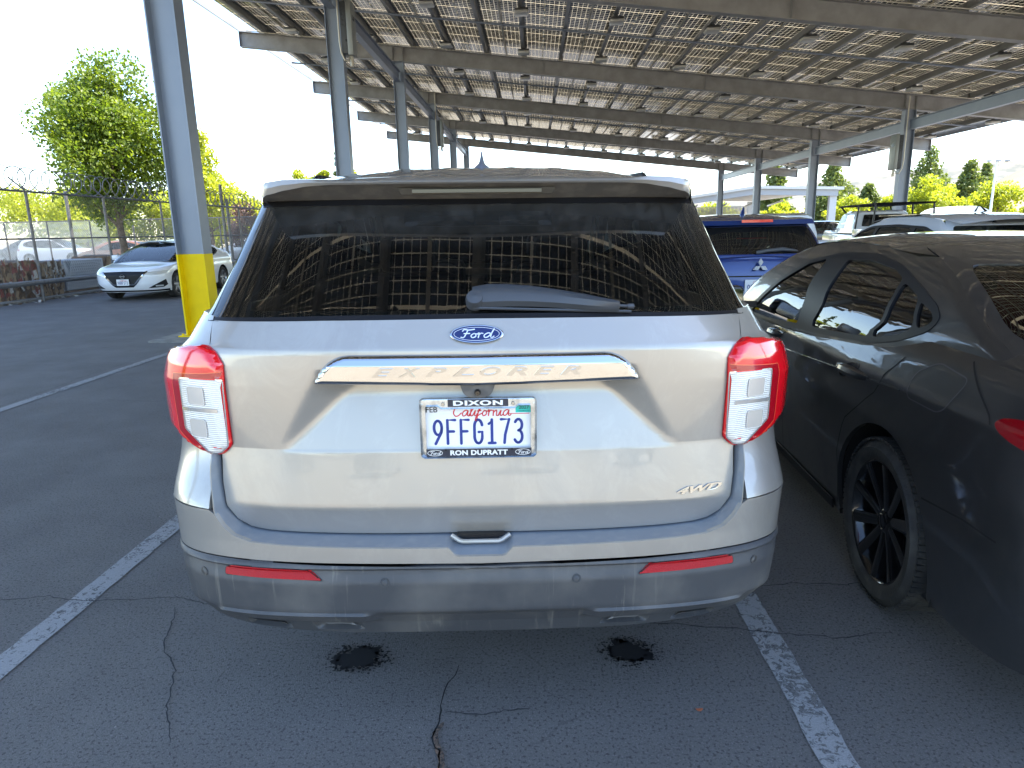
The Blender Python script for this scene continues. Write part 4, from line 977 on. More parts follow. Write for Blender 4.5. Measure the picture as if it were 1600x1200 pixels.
# right side background
for i, (x, y, h, rd, lb) in enumerate(((61.0, 110, 12.3, 5.0, 'tallest dark conifer right of the inverter column'), (67.2, 110, 10.4, 4.0, 'broad dark conifer left of the white light pole'), (70.8, 112, 10.0, 3.0, 'narrow dark conifer just left of the white light pole'), (45.6, 108, 10.4, 4.6, 'big dark tree above the end of the far carport'), (38.5, 112, 10.8, 3.4, 'dark treetop above the middle of the far carport roof'), (53.0, 112, 7.2, 3.2, 'low dark conifer left of the inverter column'))):
    tree('conifer', (x, y), h, 1.2, rd, M_LEAFD, lb, 6500, .42, kind='cone', seed=60+i, clumps=34, tr=.3)
for i, (x, y, h, rd, lb) in enumerate(((51.6, 91, 6.9, 3.7, 'round yellow-green tree in front of the tallest conifer'), (59.6, 91, 6.2, 3.9, 'wide yellow-green tree behind the white light pole'), (47.0, 92, 4.8, 3.0, 'small yellow-green tree left of the inverter column'), (40.6, 92, 5.0, 3.2, 'yellow-green tree right beside the far carport column'), (33.5, 95, 4.2, 2.8, 'yellow-green tree seen under the far carport'), (66.5, 92, 4.4, 3.0, 'low yellow-green tree at the right photo edge'), (25.0, 96, 4.4, 3.6, 'sunlit tree seen through the far carport slats'), (18.0, 96, 4.2, 3.6, 'sunlit tree at the low end of the far carport'))):
    tree('street_tree', (x, y), h, 1.2, rd, M_LEAFY, lb, 5200, .30, seed=80+i, clumps=24, tr=.16)
for i, (x, y, h) in enumerate(((24.5, 112, 8.2), (19, 118, 7.6))):
    tree('conifer', (x, y), h, 1.2, 2.4, M_LEAFD, ('small treetop above the far carport ridge', 'tiny treetop at the low side of the far carport roof')[i], 2500, .4, kind='cone', seed=100+i, clumps=16)

for i, x in enumerate((-24, -11, 3, 15, 28)):
    tree('street_tree', (x, -42+3*(i % 2)), 6.5+i % 3, 1.4, 4.2, M_LEAFG, ('leftmost', 'second', 'middle', 'fourth', 'rightmost')[i]+' green tree behind the photographer, mirrored in the chrome bar', 1500, .5, seed=140+i, clumps=16)

# ------------------------------------------------------------------ hills and light pole
def hill(nm, D, prof, m, depth):
    bm = bmesh.new(); rows = []
    for j in range(26):
        t = j/25; row = []
        for i in range(161):
            az = radians(8+62*i/160); z = sinterp(prof, math.degrees(az)); rg = D+depth*t
            und = 1+.10*math.sin(i*.21+t*3)+.06*math.sin(i*.63+t*7)
            zz = z*(t**1.2)*(und*(1-t)+1*t)
            row.append(Vector((rg*sin(az), rg*cos(az), zz-.5)))
        rows.append(row)
    loft(bm, rows); obj(nm, bm, m, kind='structure')
M_GOLD = mat('dry_hillside', (.28, .205, .11), .95, noise=(.012, (.23, .175, .10), .4, .6))
M_RIDGE = mat('far_ridge', (.165, .15, .125), .95, noise=(.02, (.10, .105, .09), .48, .6))
hill('hills', 800, [(8, 15), (14, 25), (20, 34), (27, 42), (30, 46), (32, 54), (34, 84), (36.3, 106), (40, 128), (50, 140), (70, 120)], M_GOLD, 700)
hill('far_hills', 1900, [(8, 60), (16, 100), (22, 130), (25, 143), (28.5, 151), (31, 156), (35, 165), (40, 172), (50, 180), (70, 160)], M_RIDGE, 500)
LP = empty('light_pole', (51.6, 80, 0), 0, 'tall white floodlight pole in front of the hills', 'light pole')
bm = bmesh.new(); tube(bm, [(0, 0, 0), (0, 0, 8.0)], [.16, .09], 10); obj('pole', bm, mat('pole_white', (.7, .7, .68), .5), LP)
bm = bmesh.new(); tube(bm, [(-1.0, 0, 7.8), (1.2, 0, 7.8)], .04, 6)
obj('crossbar', bm, M_RAIL, LP)
for sx in (-.9, .1, 1.1):
    bm = bmesh.new(); box(bm, sx-.22, sx+.22, -.3, .1, 7.85, 8.05, bev=.03); obj('floodlight', bm, mat('flood_grey', (.35, .35, .35), .5), LP)

# ------------------------------------------------------------------ the silver SUV
EX = empty('suv', (-0.17, 1.77, 0), radians(3.2), 'silver SUV parked in the middle stall, its dusty tailgate filling the photo', 'car', ry=radians(0.6))
V3 = lambda f: (lambda s, z: Vector(f(s, z)))
mG, mB, mN = V3(exp_gate), V3(exp_bump), V3(exp_green)
def both(half): return half+[(-a, b) for a, b in reversed(half) if abs(a) > 1e-6]
def mir(poly): return [(-a, b) for a, b in poly]

# tailgate -----------------------------------------------------------
gate_half = [(0, .648), (.25, .649), (.457, .653), (.530, .656), (.572, .664), (.604, .687), (.622, .729), (.632, .80), (.633, .884), (.606, .900), (.604, 1.085), (.616, 1.138), (.650, 1.168), (.686, 1.184), (.694, 1.20), (.728, 1.250), (.4, 1.256), (0, 1.258)]
gate = panel('tailgate', [M_SILVER, M_GAP], both(gate_half), mG, EX, step=(.011, .0115), rim=.02, rimmi=1)
# dark gap backing behind the seams
bm = bmesh.new()
for sg in (1, -1):
    pth = [(.572, .664), (.604, .687), (.622, .729), (.632, .80), (.633, .884)]
    ribbon(bm, [(sg*a*1.004, b-.004) for a, b in [(0.0, .648), (.25, .649), (.457, .653), (.530, .656)]+pth], .02, mG, -.008, n=60)
    ribbon(bm, [(sg*a, b) for a, b in [(.686, 1.184), (.694, 1.20), (.731, 1.252)]], .02, mG, -.008, n=12)
obj('seam_backing', bm, M_GAP, gate)

# chrome bar with embossed lettering ------------------------------------
def poly_dist(P, x, y):
    d = 1e9
    for i in range(len(P)):
        ax, ay = P[i-1]; bx, by = P[i]; ex, ey = bx-ax, by-ay
        t = max(0, min(1, ((x-ax)*ex+(y-ay)*ey)/max(1e-12, ex*ex+ey*ey))); d = min(d, (x-ax-t*ex)**2+(y-ay-t*ey)**2)
    return sqrt(d)
SU = 1.18     # metres per s near the middle of the rear face
chr_half = [(0, 1.0815), (.385, 1.0905), (.372, 1.118), (.357, 1.144), (.340, 1.160), (.318, 1.1695), (.16, 1.169), (0, 1.168)]
chr_poly = round_poly(both(chr_half), [0]+[.004]+[.02]*4+[0, 0, 0]+[.02]*4+[.004]+[0]*2, 3)
chr_m = [(a*SU, b) for a, b in chr_poly]
def m_chr(s, z):
    d = poly_dist(chr_m, s*SU, z); top = max(0, (z-1.142))
    base = exp_gate(s, max(z, 1.121)+0.0)
    n = min(1, d/.012); k = .020*sqrt(max(0, 1-(1-n)**2))
    return Vector((base[0], exp_gate(s, 1.125)[1]-.004-k+top*.38, z))
chrome = panel('chrome_bar', M_CHROME, chr_poly, m_chr, EX, step=(.0085, .0045))
bm = bmesh.new()
def m_let(x, y, o): # lettering is set in metres across the bar
    s = x/SU; q = m_chr(s, y); return Vector((q.x, q.y-o, q.z))
word = 'EXPLORER'; xs = [-.258+i*.0735 for i in range(8)]
for ch, cx in zip(word, xs):
    text(bm, ch, cx, 1.124, .058, .024, m_let, .0042, shear=.35, bold=.03, thick=.006)
obj('lettering', bm, mat('embossed_chrome', (.42, .43, .45), .14, 1.0), chrome, smooth=False)
# camera pod below the bar
bm = bmesh.new()
pod = round_poly([(-.050, 1.090), (.050, 1.090), (.038, 1.058), (.022, 1.049), (-.022, 1.049), (-.038, 1.058)], .012)
prism(bm, pod, .055, .0, lambda x, y, d: Vector((x, d, y)))
podo = obj('reversing_camera', bm, M_PLASTD, EX)
bm = bmesh.new(); lathe(bm, [(-.012, .001), (-.012, .006), (-.008, .008), (0, .0095)], 20, 'y', Matrix.Translation((0, -.002, 1.064))); obj('camera_lens', bm, M_GLOSSBLK, podo)
# oval badge
bm = bmesh.new()
nb = (mG(0, 1.235)-mG(0, 1.20)).normalized(); bc = mG(0, 1.2165); bz = Vector((1, 0, 0)).cross(nb); bz = -bz if bz.y > 0 else bz
TB = Matrix((Vector((1, 0, 0)), nb, bz)).transposed().to_4x4(); TB.translation = bc+bz*.001
def ell(rx, ry, n=48): return [(rx*cos(2*pi*i/n), ry*sin(2*pi*i/n)) for i in range(n)]
mpB = lambda x, y, o: TB @ Vector((x, y, o))
loft(bm, [[mpB(x, y, o) for x, y in ell(a, b)] for a, b, o in ((.0735, .0285, 0), (.073, .028, .005), (.0705, .0262, .0068), (.0675, .0238, .0068), (.0665, .0228, .005))], closed=True)
badge = obj('oval_badge', bm, M_CHROME, EX)
bm = bmesh.new(); bm.faces.new([bm.verts.new(mpB(x, y, .0052)) for x, y in ell(.0672, .0236)]); obj('badge_field', bm, mat('badge_blue', (.003, .012, .10), .25, .1, coat=.3), badge, smooth=False)
bm = bmesh.new(); script_word(bm, 'Ford', -.001, .001, .086, .024, .0032, mpB, .0062)
ribbon(bm, ell(.0615, .0193, 48), .0012, lambda x, y: mpB(x, y, .006), 0.0, closed=True); obj('badge_script', bm, mat('badge_silver', (.85, .85, .86), .2, .6), badge, smooth=False)
# 4WD badge
def mG_o(s, z, o): p = mG(s, z); return Vector((p.x, p.y-o, p.z))
bm = bmesh.new(); text(bm, '4WD', .537, .770, .120, .019, lambda x, y, o: mG_o(x, y-.004+(x-.537)*.06, o), .005, shear=.4, bold=.035, thick=.006)
obj('drive_badge', bm, mat('badge_chrome', (.42, .43, .44), .16, 1.0), EX, smooth=False)
# plate
PT = Matrix(((1, 0, 0), (0, 0, 1), (0, -1, 0))).transposed().to_4x4()   # columns: x right, y up, z towards -y
PT = Matrix(((1, 0, 0, 0), (0, 0, -1, .012), (0, 1, 0, .9625), (0, 0, 0, 1)))
pl, mpP = cal_plate(EX, PT, '9FFG173', 'FEB', '2027')
bm = bmesh.new()
out = round_poly([(-.1605, -.0860), (.1605, -.0860), (.1605, .0860), (-.1605, .0860)], .012); inn = round_poly([(-.1440, -.0575), (.1440, -.0575), (.1440, .0640), (.1100, .0640), (.1010, .0560), (-.1010, .0560), (-.1100, .0640), (-.1440, .0640)], .003)
panel('plate_frame', M_FRAME, out, lambda x, y: mpP(x, y, .0036+.003*sin(min(1, poly_dist(out, x, y)/.008)*pi/2)), pl, holes=[inn], step=(.01, .006), rim=.010, flip=True)
bm = bmesh.new(); prism(bm, [(-.083, .060), (.083, .060), (.083, .081), (-.083, .081)], .0066, .0076, mpP); prism(bm, [(-.146, -.083), (.146, -.083), (.146, -.0605), (-.146, -.0605)], .0066, .0076, mpP); obj('frame_bands', bm, mat('band_navy', (.015, .022, .04), .35), pl, smooth=False)
bm = bmesh.new(); text(bm, 'DIXON', 0, .0705, .136, .0145, mpP, .0082, bold=.045, space=1.15); text(bm, 'RON DUPRATT', .0, -.0718, .160, .0150, mpP, .0082, bold=.045, space=1.05)
for sx in (-.122, .122):
    ribbon(bm, [(sx+x, -.0718+y) for x, y in ell(.0205, .0082, 32)], .0013, lambda x, y: mpP(x, y, .0082), 0, closed=True); script_word(bm, 'Ford', sx, -.0718, .028, .010, .0016, mpP, .0082)
obj('frame_lettering', bm, M_WHITE, pl, smooth=False)
bm = bmesh.new()
for x, y in ((-.096, .068), (.096, .068)): lathe(bm, [(.009, .0001), (.009, .004), (.006, .0062)], 14, 'z', PT @ Matrix.Translation((x, y, 0)))
for x, y in ((-.092, -.0625), (.092, -.0625)): lathe(bm, [(.0084, .0001), (.0084, .003)], 12, 'z', PT @ Matrix.Translation((x, y, 0)), 1)
obj('plate_screws', bm, [mat('screw', (.5, .45, .38), .4, .8), M_GAP], pl)
# bracket behind the plate
bm = bmesh.new(); box(bm, -.14, .14, .012, .05, .90, 1.03); obj('plate_bracket', bm, M_BLACK, pl)

# bumper ---------------------------------------------------------------
ledge_half = [(0, .614), (.052, .614), (.062, .618), (.078, .6385), (.2, .640), (.377, .644), (.48, .648), (.551, .653), (.597, .669), (.622, .695), (.638, .725), (.650, .80), (.654, .830), (.655, .884)]
def resamp(P, n):
    P = [Vector(p) for p in P]; L = [0]
    for a, b in zip(P, P[1:]): L.append(L[-1]+(b-a).length)
    Q = []; j = 0
    for i in range(n+1):
        t = L[-1]*i/n
        while j < len(P)-2 and t > L[j+1]: j += 1
        k = (t-L[j])/max(1e-9, L[j+1]-L[j]); Q.append(tuple(P[j].lerp(P[j+1], min(1, max(0, k)))))
    return Q
def sv(v, z, f=exp_bump):
    a = f(1.0, z)[1]; b = f(2.0, z)[1]; return 1+(v-a)/(b-a)
pb = [(0, .5935), (.383, .5995), (.612, .604), (.757, .604), (.95, .606), (1.0, .607), (sv(.60, .61), .61)]
bump_poly = []
right = pb+[(sv(.66, .66), .66), (sv(.69, .733), .733), (1.0, .735), (.80, .735), (.70, .7355), (.655, .737)]+[(a, b) for a, b in reversed(ledge_half) if b < .735]
bump_poly = both(right[:-1]+[(0, .614)])
bum = panel('bumper', [M_SILVER, M_GAP], bump_poly, mB, EX, step=(.012, .012), rim=.015)
bm = bmesh.new()
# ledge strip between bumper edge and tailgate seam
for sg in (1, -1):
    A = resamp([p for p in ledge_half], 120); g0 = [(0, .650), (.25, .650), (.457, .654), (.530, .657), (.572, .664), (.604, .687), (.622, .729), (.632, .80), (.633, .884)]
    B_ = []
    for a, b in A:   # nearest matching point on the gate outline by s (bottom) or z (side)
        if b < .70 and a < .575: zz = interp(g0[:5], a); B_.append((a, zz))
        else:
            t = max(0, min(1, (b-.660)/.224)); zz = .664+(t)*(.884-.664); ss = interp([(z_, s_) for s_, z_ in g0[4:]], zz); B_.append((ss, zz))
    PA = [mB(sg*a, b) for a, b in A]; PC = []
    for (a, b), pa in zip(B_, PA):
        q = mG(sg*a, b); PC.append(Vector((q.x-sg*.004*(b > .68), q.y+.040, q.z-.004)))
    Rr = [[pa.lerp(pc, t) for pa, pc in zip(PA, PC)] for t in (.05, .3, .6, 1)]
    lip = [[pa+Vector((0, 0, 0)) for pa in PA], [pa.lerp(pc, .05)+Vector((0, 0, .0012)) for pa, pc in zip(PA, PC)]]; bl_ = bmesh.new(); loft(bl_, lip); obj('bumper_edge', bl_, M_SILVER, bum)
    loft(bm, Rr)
obj('bumper_ledge', bm, mat('shaded_ledge', (.25, .28, .32), .34, .4, noise=(30, (.30, .32, .35), .5, .75)), bum)  # ledge of the painted bumper; its blue-grey shade is put into the colour
# handle cup at the bottom of the tailgate
bm = bmesh.new()
U = [(-.083, .653), (-.060, .640), (-.050, .637), (.050, .637), (.060, .640), (.083, .653)]
tube(bm, [(x, -.012-.012*(1 if abs(x) < .07 else .3), z) for x, z in U], .0065, 8)
cup = obj('handle_cup', bm, M_SILVER, EX)
bm = bmesh.new(); prism(bm, [(-.068, .6515), (-.05, .642), (.05, .642), (.068, .6515)], -.0135, .01, lambda x, y, d: Vector((x, d, y))); obj('handle_recess', bm, M_BLACK, cup)

# grey lower cladding --------------------------------------------------------
def mC(s, z):
    p = mB(s, z)
    sa = abs(s)
    # raised lip across the bottom and stepped pads
    lip = .010*sstep(.600, .592, z)*sstep(.578, .584, z)
    band = -.012*sstep(.455, .44, z)*sstep(.356, .375, z)
    pad = 0
    if .25 < sa < .72: pad = .016*sstep(.25, .30, sa)*sstep(.72, .68, sa)*sstep(.452, .446, z)*sstep(.412+.00, .420, z)
    slot = 0
    for c in (.39, .585):
        slot += -.020*sstep(c-.060, c-.050, sa)*sstep(c+.060, c+.050, sa)*sstep(.372, .377, z)*sstep(.398, .393, z)
    return Vector((p.x, p.y-lip-band*-1*0+(-pad)-slot*-1*(-1)+(.012*sstep(.455, .44, z)), p.z))
clad_half = [(0, .3535), (.35, .3555), (.494, .360), (.62, .368), (.76, .385), (.84, .40), (1.0, .41), (sv(.60, .42), .42), (sv(.62, .60), .600), (1.0, .602), (.757, .600), (.612, .600), (.383, .5955), (0, .5895)]
clad = panel('lower_bumper', [M_PLAST, M_GAP], both(clad_half), mC, EX, step=(.012, .0075), rim=.05)
for sg in (1, -1):
    rp = round_poly([(.634, .562), (.629, .580), (.609, .5905), (.411, .588), (.386, .5585)], [.006, .006, .004, .003, .002], 3)
    rp = [(sg*a, b-.004) for a, b in rp]
    rf = panel('rear_reflector', M_REFL, rp, mC, EX, step=(.02, .01), off=.004, rim=.006, flip=False)
    bm = bmesh.new(); ribbon(bm, rp, .004, mC, .0035, closed=True); obj('reflector_edge', bm, M_BLACK, rf)
    for sc, zc in ((.233, .549), (.704, .553)):
        c = mC(sg*sc, zc); e = 1e-3; dx = (mC(sg*sc+e, zc)-mC(sg*sc-e, zc)).normalized(); dz = (mC(sg*sc, zc+e)-mC(sg*sc, zc-e)).normalized(); nn = dx.cross(dz).normalized()
        T = Matrix((dx, dz, nn)).transposed().to_4x4(); T.translation = c
        bm = bmesh.new(); lathe(bm, [(.0005, .0125), (.0025, .0118), (.0025, .0095), (.0005, .0092), (.0022, .0085), (.003, .0001)], 24, 'z', T); obj('parking_sensor', bm, mat('sensor_grey', (.035, .035, .038), .35), EX)
# tow-hook slots: lighter worn bars at the bottom
for sg in (1, -1):
    for c, zc, wd in ((.39, .384, .09), (.575, .398, .10)):
        bm = bmesh.new(); panel('', None, [(sg*(c-wd/2), zc-.010), (sg*(c+wd/2*.8), zc-.006), (sg*(c+wd/2), zc+.005), (sg*(c-wd/2*.8), zc+.001)], mC, step=(.02, .01), off=.004, bm=bm)
        obj('step_pad', bm, mat('worn_plastic', (.13, .13, .13), .5), clad)
# underbody valance, exhausts
bm = bmesh.new(); box(bm, -.72, .72, .30, 4.5, .28, .40); obj('underbody', bm, M_WELL, EX)
for sg in (1, -1):
    bm = bmesh.new(); tube(bm, [(sg*.58, .9, .33), (sg*.60, .40, .33), (sg*.60, .22, .33)], .032, 16, cap=False); obj('exhaust_pipe', bm, mat('exhaust_steel', (.2, .19, .18), .35, .9), EX)

# body sides and front ----------------------------------------------------------------
def arch(v0, z0, r, f=exp_bump, n=22, a0=0, a1=180):
    return [(sv(v0+r*cos(radians(a)), z0+r*sin(radians(a)), f), z0+r*sin(radians(a))) for a in [a0+(a1-a0)*i/n for i in range(n+1)]]
def x_ztop(s):
    return interp([(0, 1.262), (1.9, 1.262), (2.0, 1.20), (2.3, 1.13), (2.7, 1.08), (3, 1.06)], s)
def mBody(s, z):
    a = exp_gate(s, z); b = exp_bump(s, z); k = sstep(.735, .90, z) if abs(s) < 1.3 else 0
    k2 = sstep(1.0, 1.3, abs(s)); q = [bb+(aa-bb)*k*(1-k2) for aa, bb in zip(a, b)]; return Vector((q[0], q[1], z))
rbody = [(.653, .739), (1.0, .739), (sv(.69, .738), .739), (sv(.66, .60), .60), (sv(.64, .43), .43)]
ar = arch(1.16, .40, .47, n=24)[::-1]
rbody += ar+[(sv(1.66, .30), .30), (sv(3.68, .30), .30)]+arch(4.19, .40, .47, n=24)[::-1]+[(sv(4.7, .28), .28), (2.0+.3, .25), (2.7, .25), (3.0, .25), (3.0, 1.06), (2.7, 1.08), (2.3, 1.13), (2.0, 1.20), (1.9, 1.262), (1.0, 1.262), (.735, 1.262), (.70, 1.203), (.692, 1.19), (.653, 1.176), (.653, .9)]
for sg in (1, -1):
    body = panel('body_side', [M_SILVER, M_GAP], [(sg*a, b) for a, b in rbody], mBody, EX, step=(.03, .022), rim=.03)
    for vc in (1.16, 4.19):
        bm = bmesh.new()
        arc_ = [(vc+.55*cos(radians(a)), .38+.50*sin(radians(a))) for a in range(0, 181, 12)]
        rows = [[Vector((sg*x, v, z)) for v, z in arc_] for x in (.925, .5)]; loft(bm, rows)
        bm.faces.new([bm.verts.new(Vector((sg*.5, v, z))) for v, z in arc_])
        obj('wheel_well', bm, M_WELL, EX)
    for vc in (1.16, 4.19):
        bm = bmesh.new(); ribbon(bm, [(sg*a, b) for a, b in arch(vc, .40, .50, n=30)], .075, mBody, .012); obj('arch_trim', bm, M_PLAST, EX)
    bm = bmesh.new(); ribbon(bm, [(sg*sv(1.66, .33), .33), (sg*sv(3.68, .33), .33)], .14, mBody, .014, n=20); obj('sill_trim', bm, M_PLAST, EX)
    bm = bmesh.new()
    for v in (1.75, 2.55, 3.45): ribbon(bm, [(sg*sv(v-.25*(v < 2), .98), 1.255), (sg*sv(v-.18*(v < 2), .98), .98), (sg*sv(v, .6), .6), (sg*sv(v, .4), .4)], .006, mBody, .0015, n=20)
    obj('door_seams', bm, M_GAP, body)
    for v in (2.0, 2.85):
        bm = bmesh.new(); q = mBody(sg*sv(v, .99), .99); box(bm, q.x-.012, q.x+.03*sg, v, v+.2, .975, 1.0, bev=.008); obj('door_handle', bm, M_SILVER, EX)
    for vc in (1.16, 4.19): wheel(EX, sg*.905, vc, sg, R=.375, W=.25, rim=.26, style='five')
    # front lamp and mirror
    bm = bmesh.new(); panel('', None, [(sg*2.15, .86), (sg*2.55, .84), (sg*2.60, .93), (sg*2.12, .97)], mBody, step=(.03, .03), off=.006, rim=.01, bm=bm); obj('headlight', bm, M_CLEARL, EX)
    bm = bmesh.new(); box(bm, sg*.98, sg*1.14, 3.36, 3.46, 1.13, 1.29, bev=.03); box(bm, sg*.86, sg*1.0, 3.38, 3.43, 1.13, 1.17); obj('door_mirror', bm, M_SILVER, EX)
bm = bmesh.new(); panel('', None, [(2.62, .62), (3.0, .60), (3.0, .95), (2.66, .93)], mBody, step=(.04, .04), off=.008, rim=.01, bm=bm); panel('', None, [(-2.62, .62), (-3.0, .60), (-3.0, .95), (-2.66, .93)], mBody, step=(.04, .04), off=.008, rim=.01, bm=bm); obj('grille', bm, M_BLACK, EX)
# hood
bm = bmesh.new(); rows = []
for i in range(26):
    s = 1.80+1.2*i/25; zt = x_ztop(s)-.002 if s > 1.9 else 1.26
    p = mBody(s, min(zt, 1.262)); rows.append([Vector((p.x*t, p.y, p.z+.045*(1-abs(t)**2.5)*min(1, (3-s)*3))) for t in [1-2*j/16 for j in range(17)]])
loft(bm, rows); obj('hood', bm, M_SILVER, EX)

# glasshouse -----------------------------------------------------------------------------
def zroof_e(v): return sinterp([(.36, 1.640), (.42, 1.648), (.60, 1.682), (.8, 1.712), (1.2, 1.750), (2.0, 1.772), (2.8, 1.755), (3.1, 1.725), (3.4, 1.66)], v)-.075*(.655/.78)**3
gl_half = [(0, 1.2575), (.40, 1.2565), (.785, 1.256), (.803, 1.33), (.818, 1.42), (.828, 1.51), (.835, 1.602), (0, 1.602)]
rw = panel('rear_window', M_GREAR, both(gl_half), mN, EX, step=(.03, .02), rim=.004)
bm = bmesh.new()   # black ceramic border and dirt strip at the top
ribbon(bm, [(-.79, 1.2520), (-.40, 1.2600), (0, 1.262), (.40, 1.2600), (.79, 1.2520)], .016, mN, .0012, n=60)
obj('window_seal', bm, M_BLACK, rw)
bm = bmesh.new()
panel('', None, [(-.80, 1.575), (.80, 1.575), (.815, 1.603), (-.815, 1.603)], mN, step=(.04, .01), off=.0015, bm=bm)
obj('ceramic_band', bm, M_BLACK, rw)
# inner liftgate trim seen through the glass: upper header and pillars
bm = bmesh.new()
for sg in (1, -1):
    panel('', None, [(sg*.64, 1.262), (sg*.79, 1.262), (sg*.815, 1.60), (sg*.60, 1.60), (sg*.66, 1.52), (sg*.69, 1.36)], mN, step=(.04, .02), off=-.012, bm=bm)
panel('', None, [(-.70, 1.515), (-.33, 1.548), (.33, 1.548), (.70, 1.515), (.70, 1.60), (-.70, 1.60)], mN, step=(.05, .02), off=-.012, bm=bm)
panel('', None, [(-.79, 1.262), (.79, 1.262), (.74, 1.285), (-.74, 1.285)], mN, step=(.05, .01), off=-.012, bm=bm)
obj('gate_trim', bm, M_INT, EX)
for sg in (1, -1):
    # pillar wrap and side glass
    o_ = [(sg*a, b) for a, b in [(.792, 1.252), (1.25, 1.255), (1.22, 1.66), (.95, 1.65), (.842, 1.602), (.825, 1.42)]]
    panel('quarter_window', M_GPRIV, o_, mN, EX, step=(.03, .03), rim=.004)
    panel('side_pillars', [M_BLACK], [(sg*a, b) for a, b in [(1.16, 1.262), (2.0, 1.262), (2.0, 1.66), (1.14, 1.66)]], mN, EX, holes=[[(sg*a, b) for a, b in h] for h in ([(1.20, 1.275), (1.38, 1.275), (1.37, 1.63), (1.18, 1.63)], [(1.41, 1.275), (1.68, 1.275), (1.67, 1.64), (1.40, 1.64)], [(1.71, 1.275), (1.97, 1.275), (1.93, 1.60), (1.88, 1.64), (1.70, 1.64)])], step=(.05, .05), rim=.02)
    for h in ([(1.20, 1.27), (1.39, 1.27), (1.38, 1.64), (1.18, 1.64)], [(1.40, 1.27), (1.69, 1.27), (1.68, 1.65), (1.39, 1.65)], [(1.70, 1.27), (1.98, 1.27), (1.94, 1.61), (1.89, 1.65), (1.69, 1.65)]):
        panel('side_window', M_GPRIV, [(sg*a, b) for a, b in h], mN, EX, step=(.05, .05), off=-.004)
    bm = bmesh.new(); tube(bm, [Vector((sg*.655, v, zroof_e(v)+dz)) for v, dz in ((.95, -.01), (1.05, .012), (1.8, .016), (2.6, .014), (2.75, -.01))], .011, 8); obj('roof_rail', bm, M_BLACK, EX)
bm = bmesh.new()
wsp = [(2.02, 1.20), (3.0, 1.20), (3.0, 1.655), (2.04, 1.655)]
ws = panel('windshield', M_GCLEAR, wsp, mN, EX, step=(.06, .04))
bm = bmesh.new(); bm.from_mesh(ws.data); panel('', None, [(-a, b) for a, b in wsp], mN, step=(.06, .04), bm=bm); bm.to_mesh(ws.data); bm.free()
# roof
zbase = [(.36, 1.640), (.42, 1.648), (.60, 1.682), (.8, 1.712), (1.2, 1.750), (2.0, 1.772), (2.8, 1.755), (3.1, 1.725), (3.4, 1.66)]
def zroof(u, v):
    rib = sum(math.exp(-((abs(u)-c)/.028)**2) for c in (.12, .30, .48))*.0035*sstep(.8, 1.0, v)*sstep(2.9, 2.6, v)
    return sinterp(zbase, v)-.075*(abs(u)/.78)**3+rib
RHW = [(.50, .706), (.60, .728), (.90, .750), (2.6, .735), (3.1, .66), (3.36, .56)]
bm = bmesh.new(); rows = []
for i in range(60):
    v = .56+(3.36-.56)*i/59; hw = interp(RHW, v)
    rows.append([Vector((hw*(2*j/48-1), v+.0*abs(2*j/48-1), zroof(hw*(2*j/48-1), v))) for j in range(49)])
loft(bm, rows)
for sg in (1, -1): loft(bm, [[Vector((sg*interp(RHW, v), v, zroof(interp(RHW, v), v)-d)) for v in [.56+2.8*i/40 for i in range(41)]] for d in (0, .035)])
roof = obj('roof', bm, M_SILVER, EX)
bm = bmesh.new()   # antenna fin
finp = [(-.085, 0), (-.075, .014), (-.045, .030), (-.012, .062), (.012, .078), (.016, .074), (.02, .03), (.04, .008), (.05, 0)]
rows = []
for t, (y, z) in enumerate(finp): pass
fy = lambda h: interp([(0, (-.085)), (.014, -.075), (.030, -.05), (.062, -.012), (.080, .010)], h); fy2 = lambda h: interp([(0, .055), (.012, .035), (.04, .02), (.080, .014)], h)
rows = []
for i in range(12):
    h = .080*(i/11); w_ = interp([(0, .038), (.008, .036), (.018, .020), (.03, .012), (.055, .006), (.080, .002)], h); a, b = fy(h), fy2(h)
    rows.append([Vector((w_*cos(2*pi*k/20), 1.30+(a+b)/2+(b-a)/2*sin(2*pi*k/20), 1.752+h)) for k in range(20)])
loft(bm, rows, closed=True); obj('antenna_fin', bm, mat('fin_paint', (.22, .25, .32), .3, .5, coat=.8), EX)
# spoiler
SPW = .700
def vlip(u): return .352+.060*(abs(u)/SPW)**2.2+.10*max(0, (abs(u)/SPW-.93)/.07)**2
def zlip(u): return 1.640+interp([(0, 0), (.46, .003), (.53, .010), (.60, .010), (.66, .002), (.70, -.014)], abs(u))
def zlow(u): return zlip(u)-interp([(0, .006), (.46, .009), (.52, .018), (.58, .028), (.64, .035), (.70, .037)], abs(u))
US = [SPW*(2*j/96-1) for j in range(97)]
bm = bmesh.new()
top = [[Vector((u, vlip(u)+(.562-vlip(u))*t, (zlip(u)+.002)*(1-t)+(zroof(u, .562)+.001)*t+.008*sin(pi*t)*(1-t))) for u in US] for t in (0.0, .04, .12, .3, .5, .75, 1)]
face = [[Vector((u, vlip(u)+.002, zlow(u))) for u in US], [Vector((u, vlip(u)-.006, (zlow(u)+zlip(u))/2+.001)) for u in US]]
loft(bm, face+top)
for sg in (1, -1): # end caps
    e = [Vector((sg*interp([(0, SPW), (.35, .728), (1, .748)], t), vlip(SPW)+(.90-vlip(SPW))*t, 0)) for t in (0, .15, .35, .6, 1)]
    a = []; b = []
    for i, p in enumerate(e):
        t = (0, .15, .35, .6, 1)[i]; zt = (zlip(SPW)+.002)*(1-t)+(zroof(.745, .90))*t
        a.append(Vector((p.x, p.y, zt))); b.append(Vector((p.x+sg*.004*t, p.y+.004, zt-.037-.029*t)))
    strip(bm, a, b)
spo = obj('spoiler', bm, M_SILVER, EX)
bm = bmesh.new()
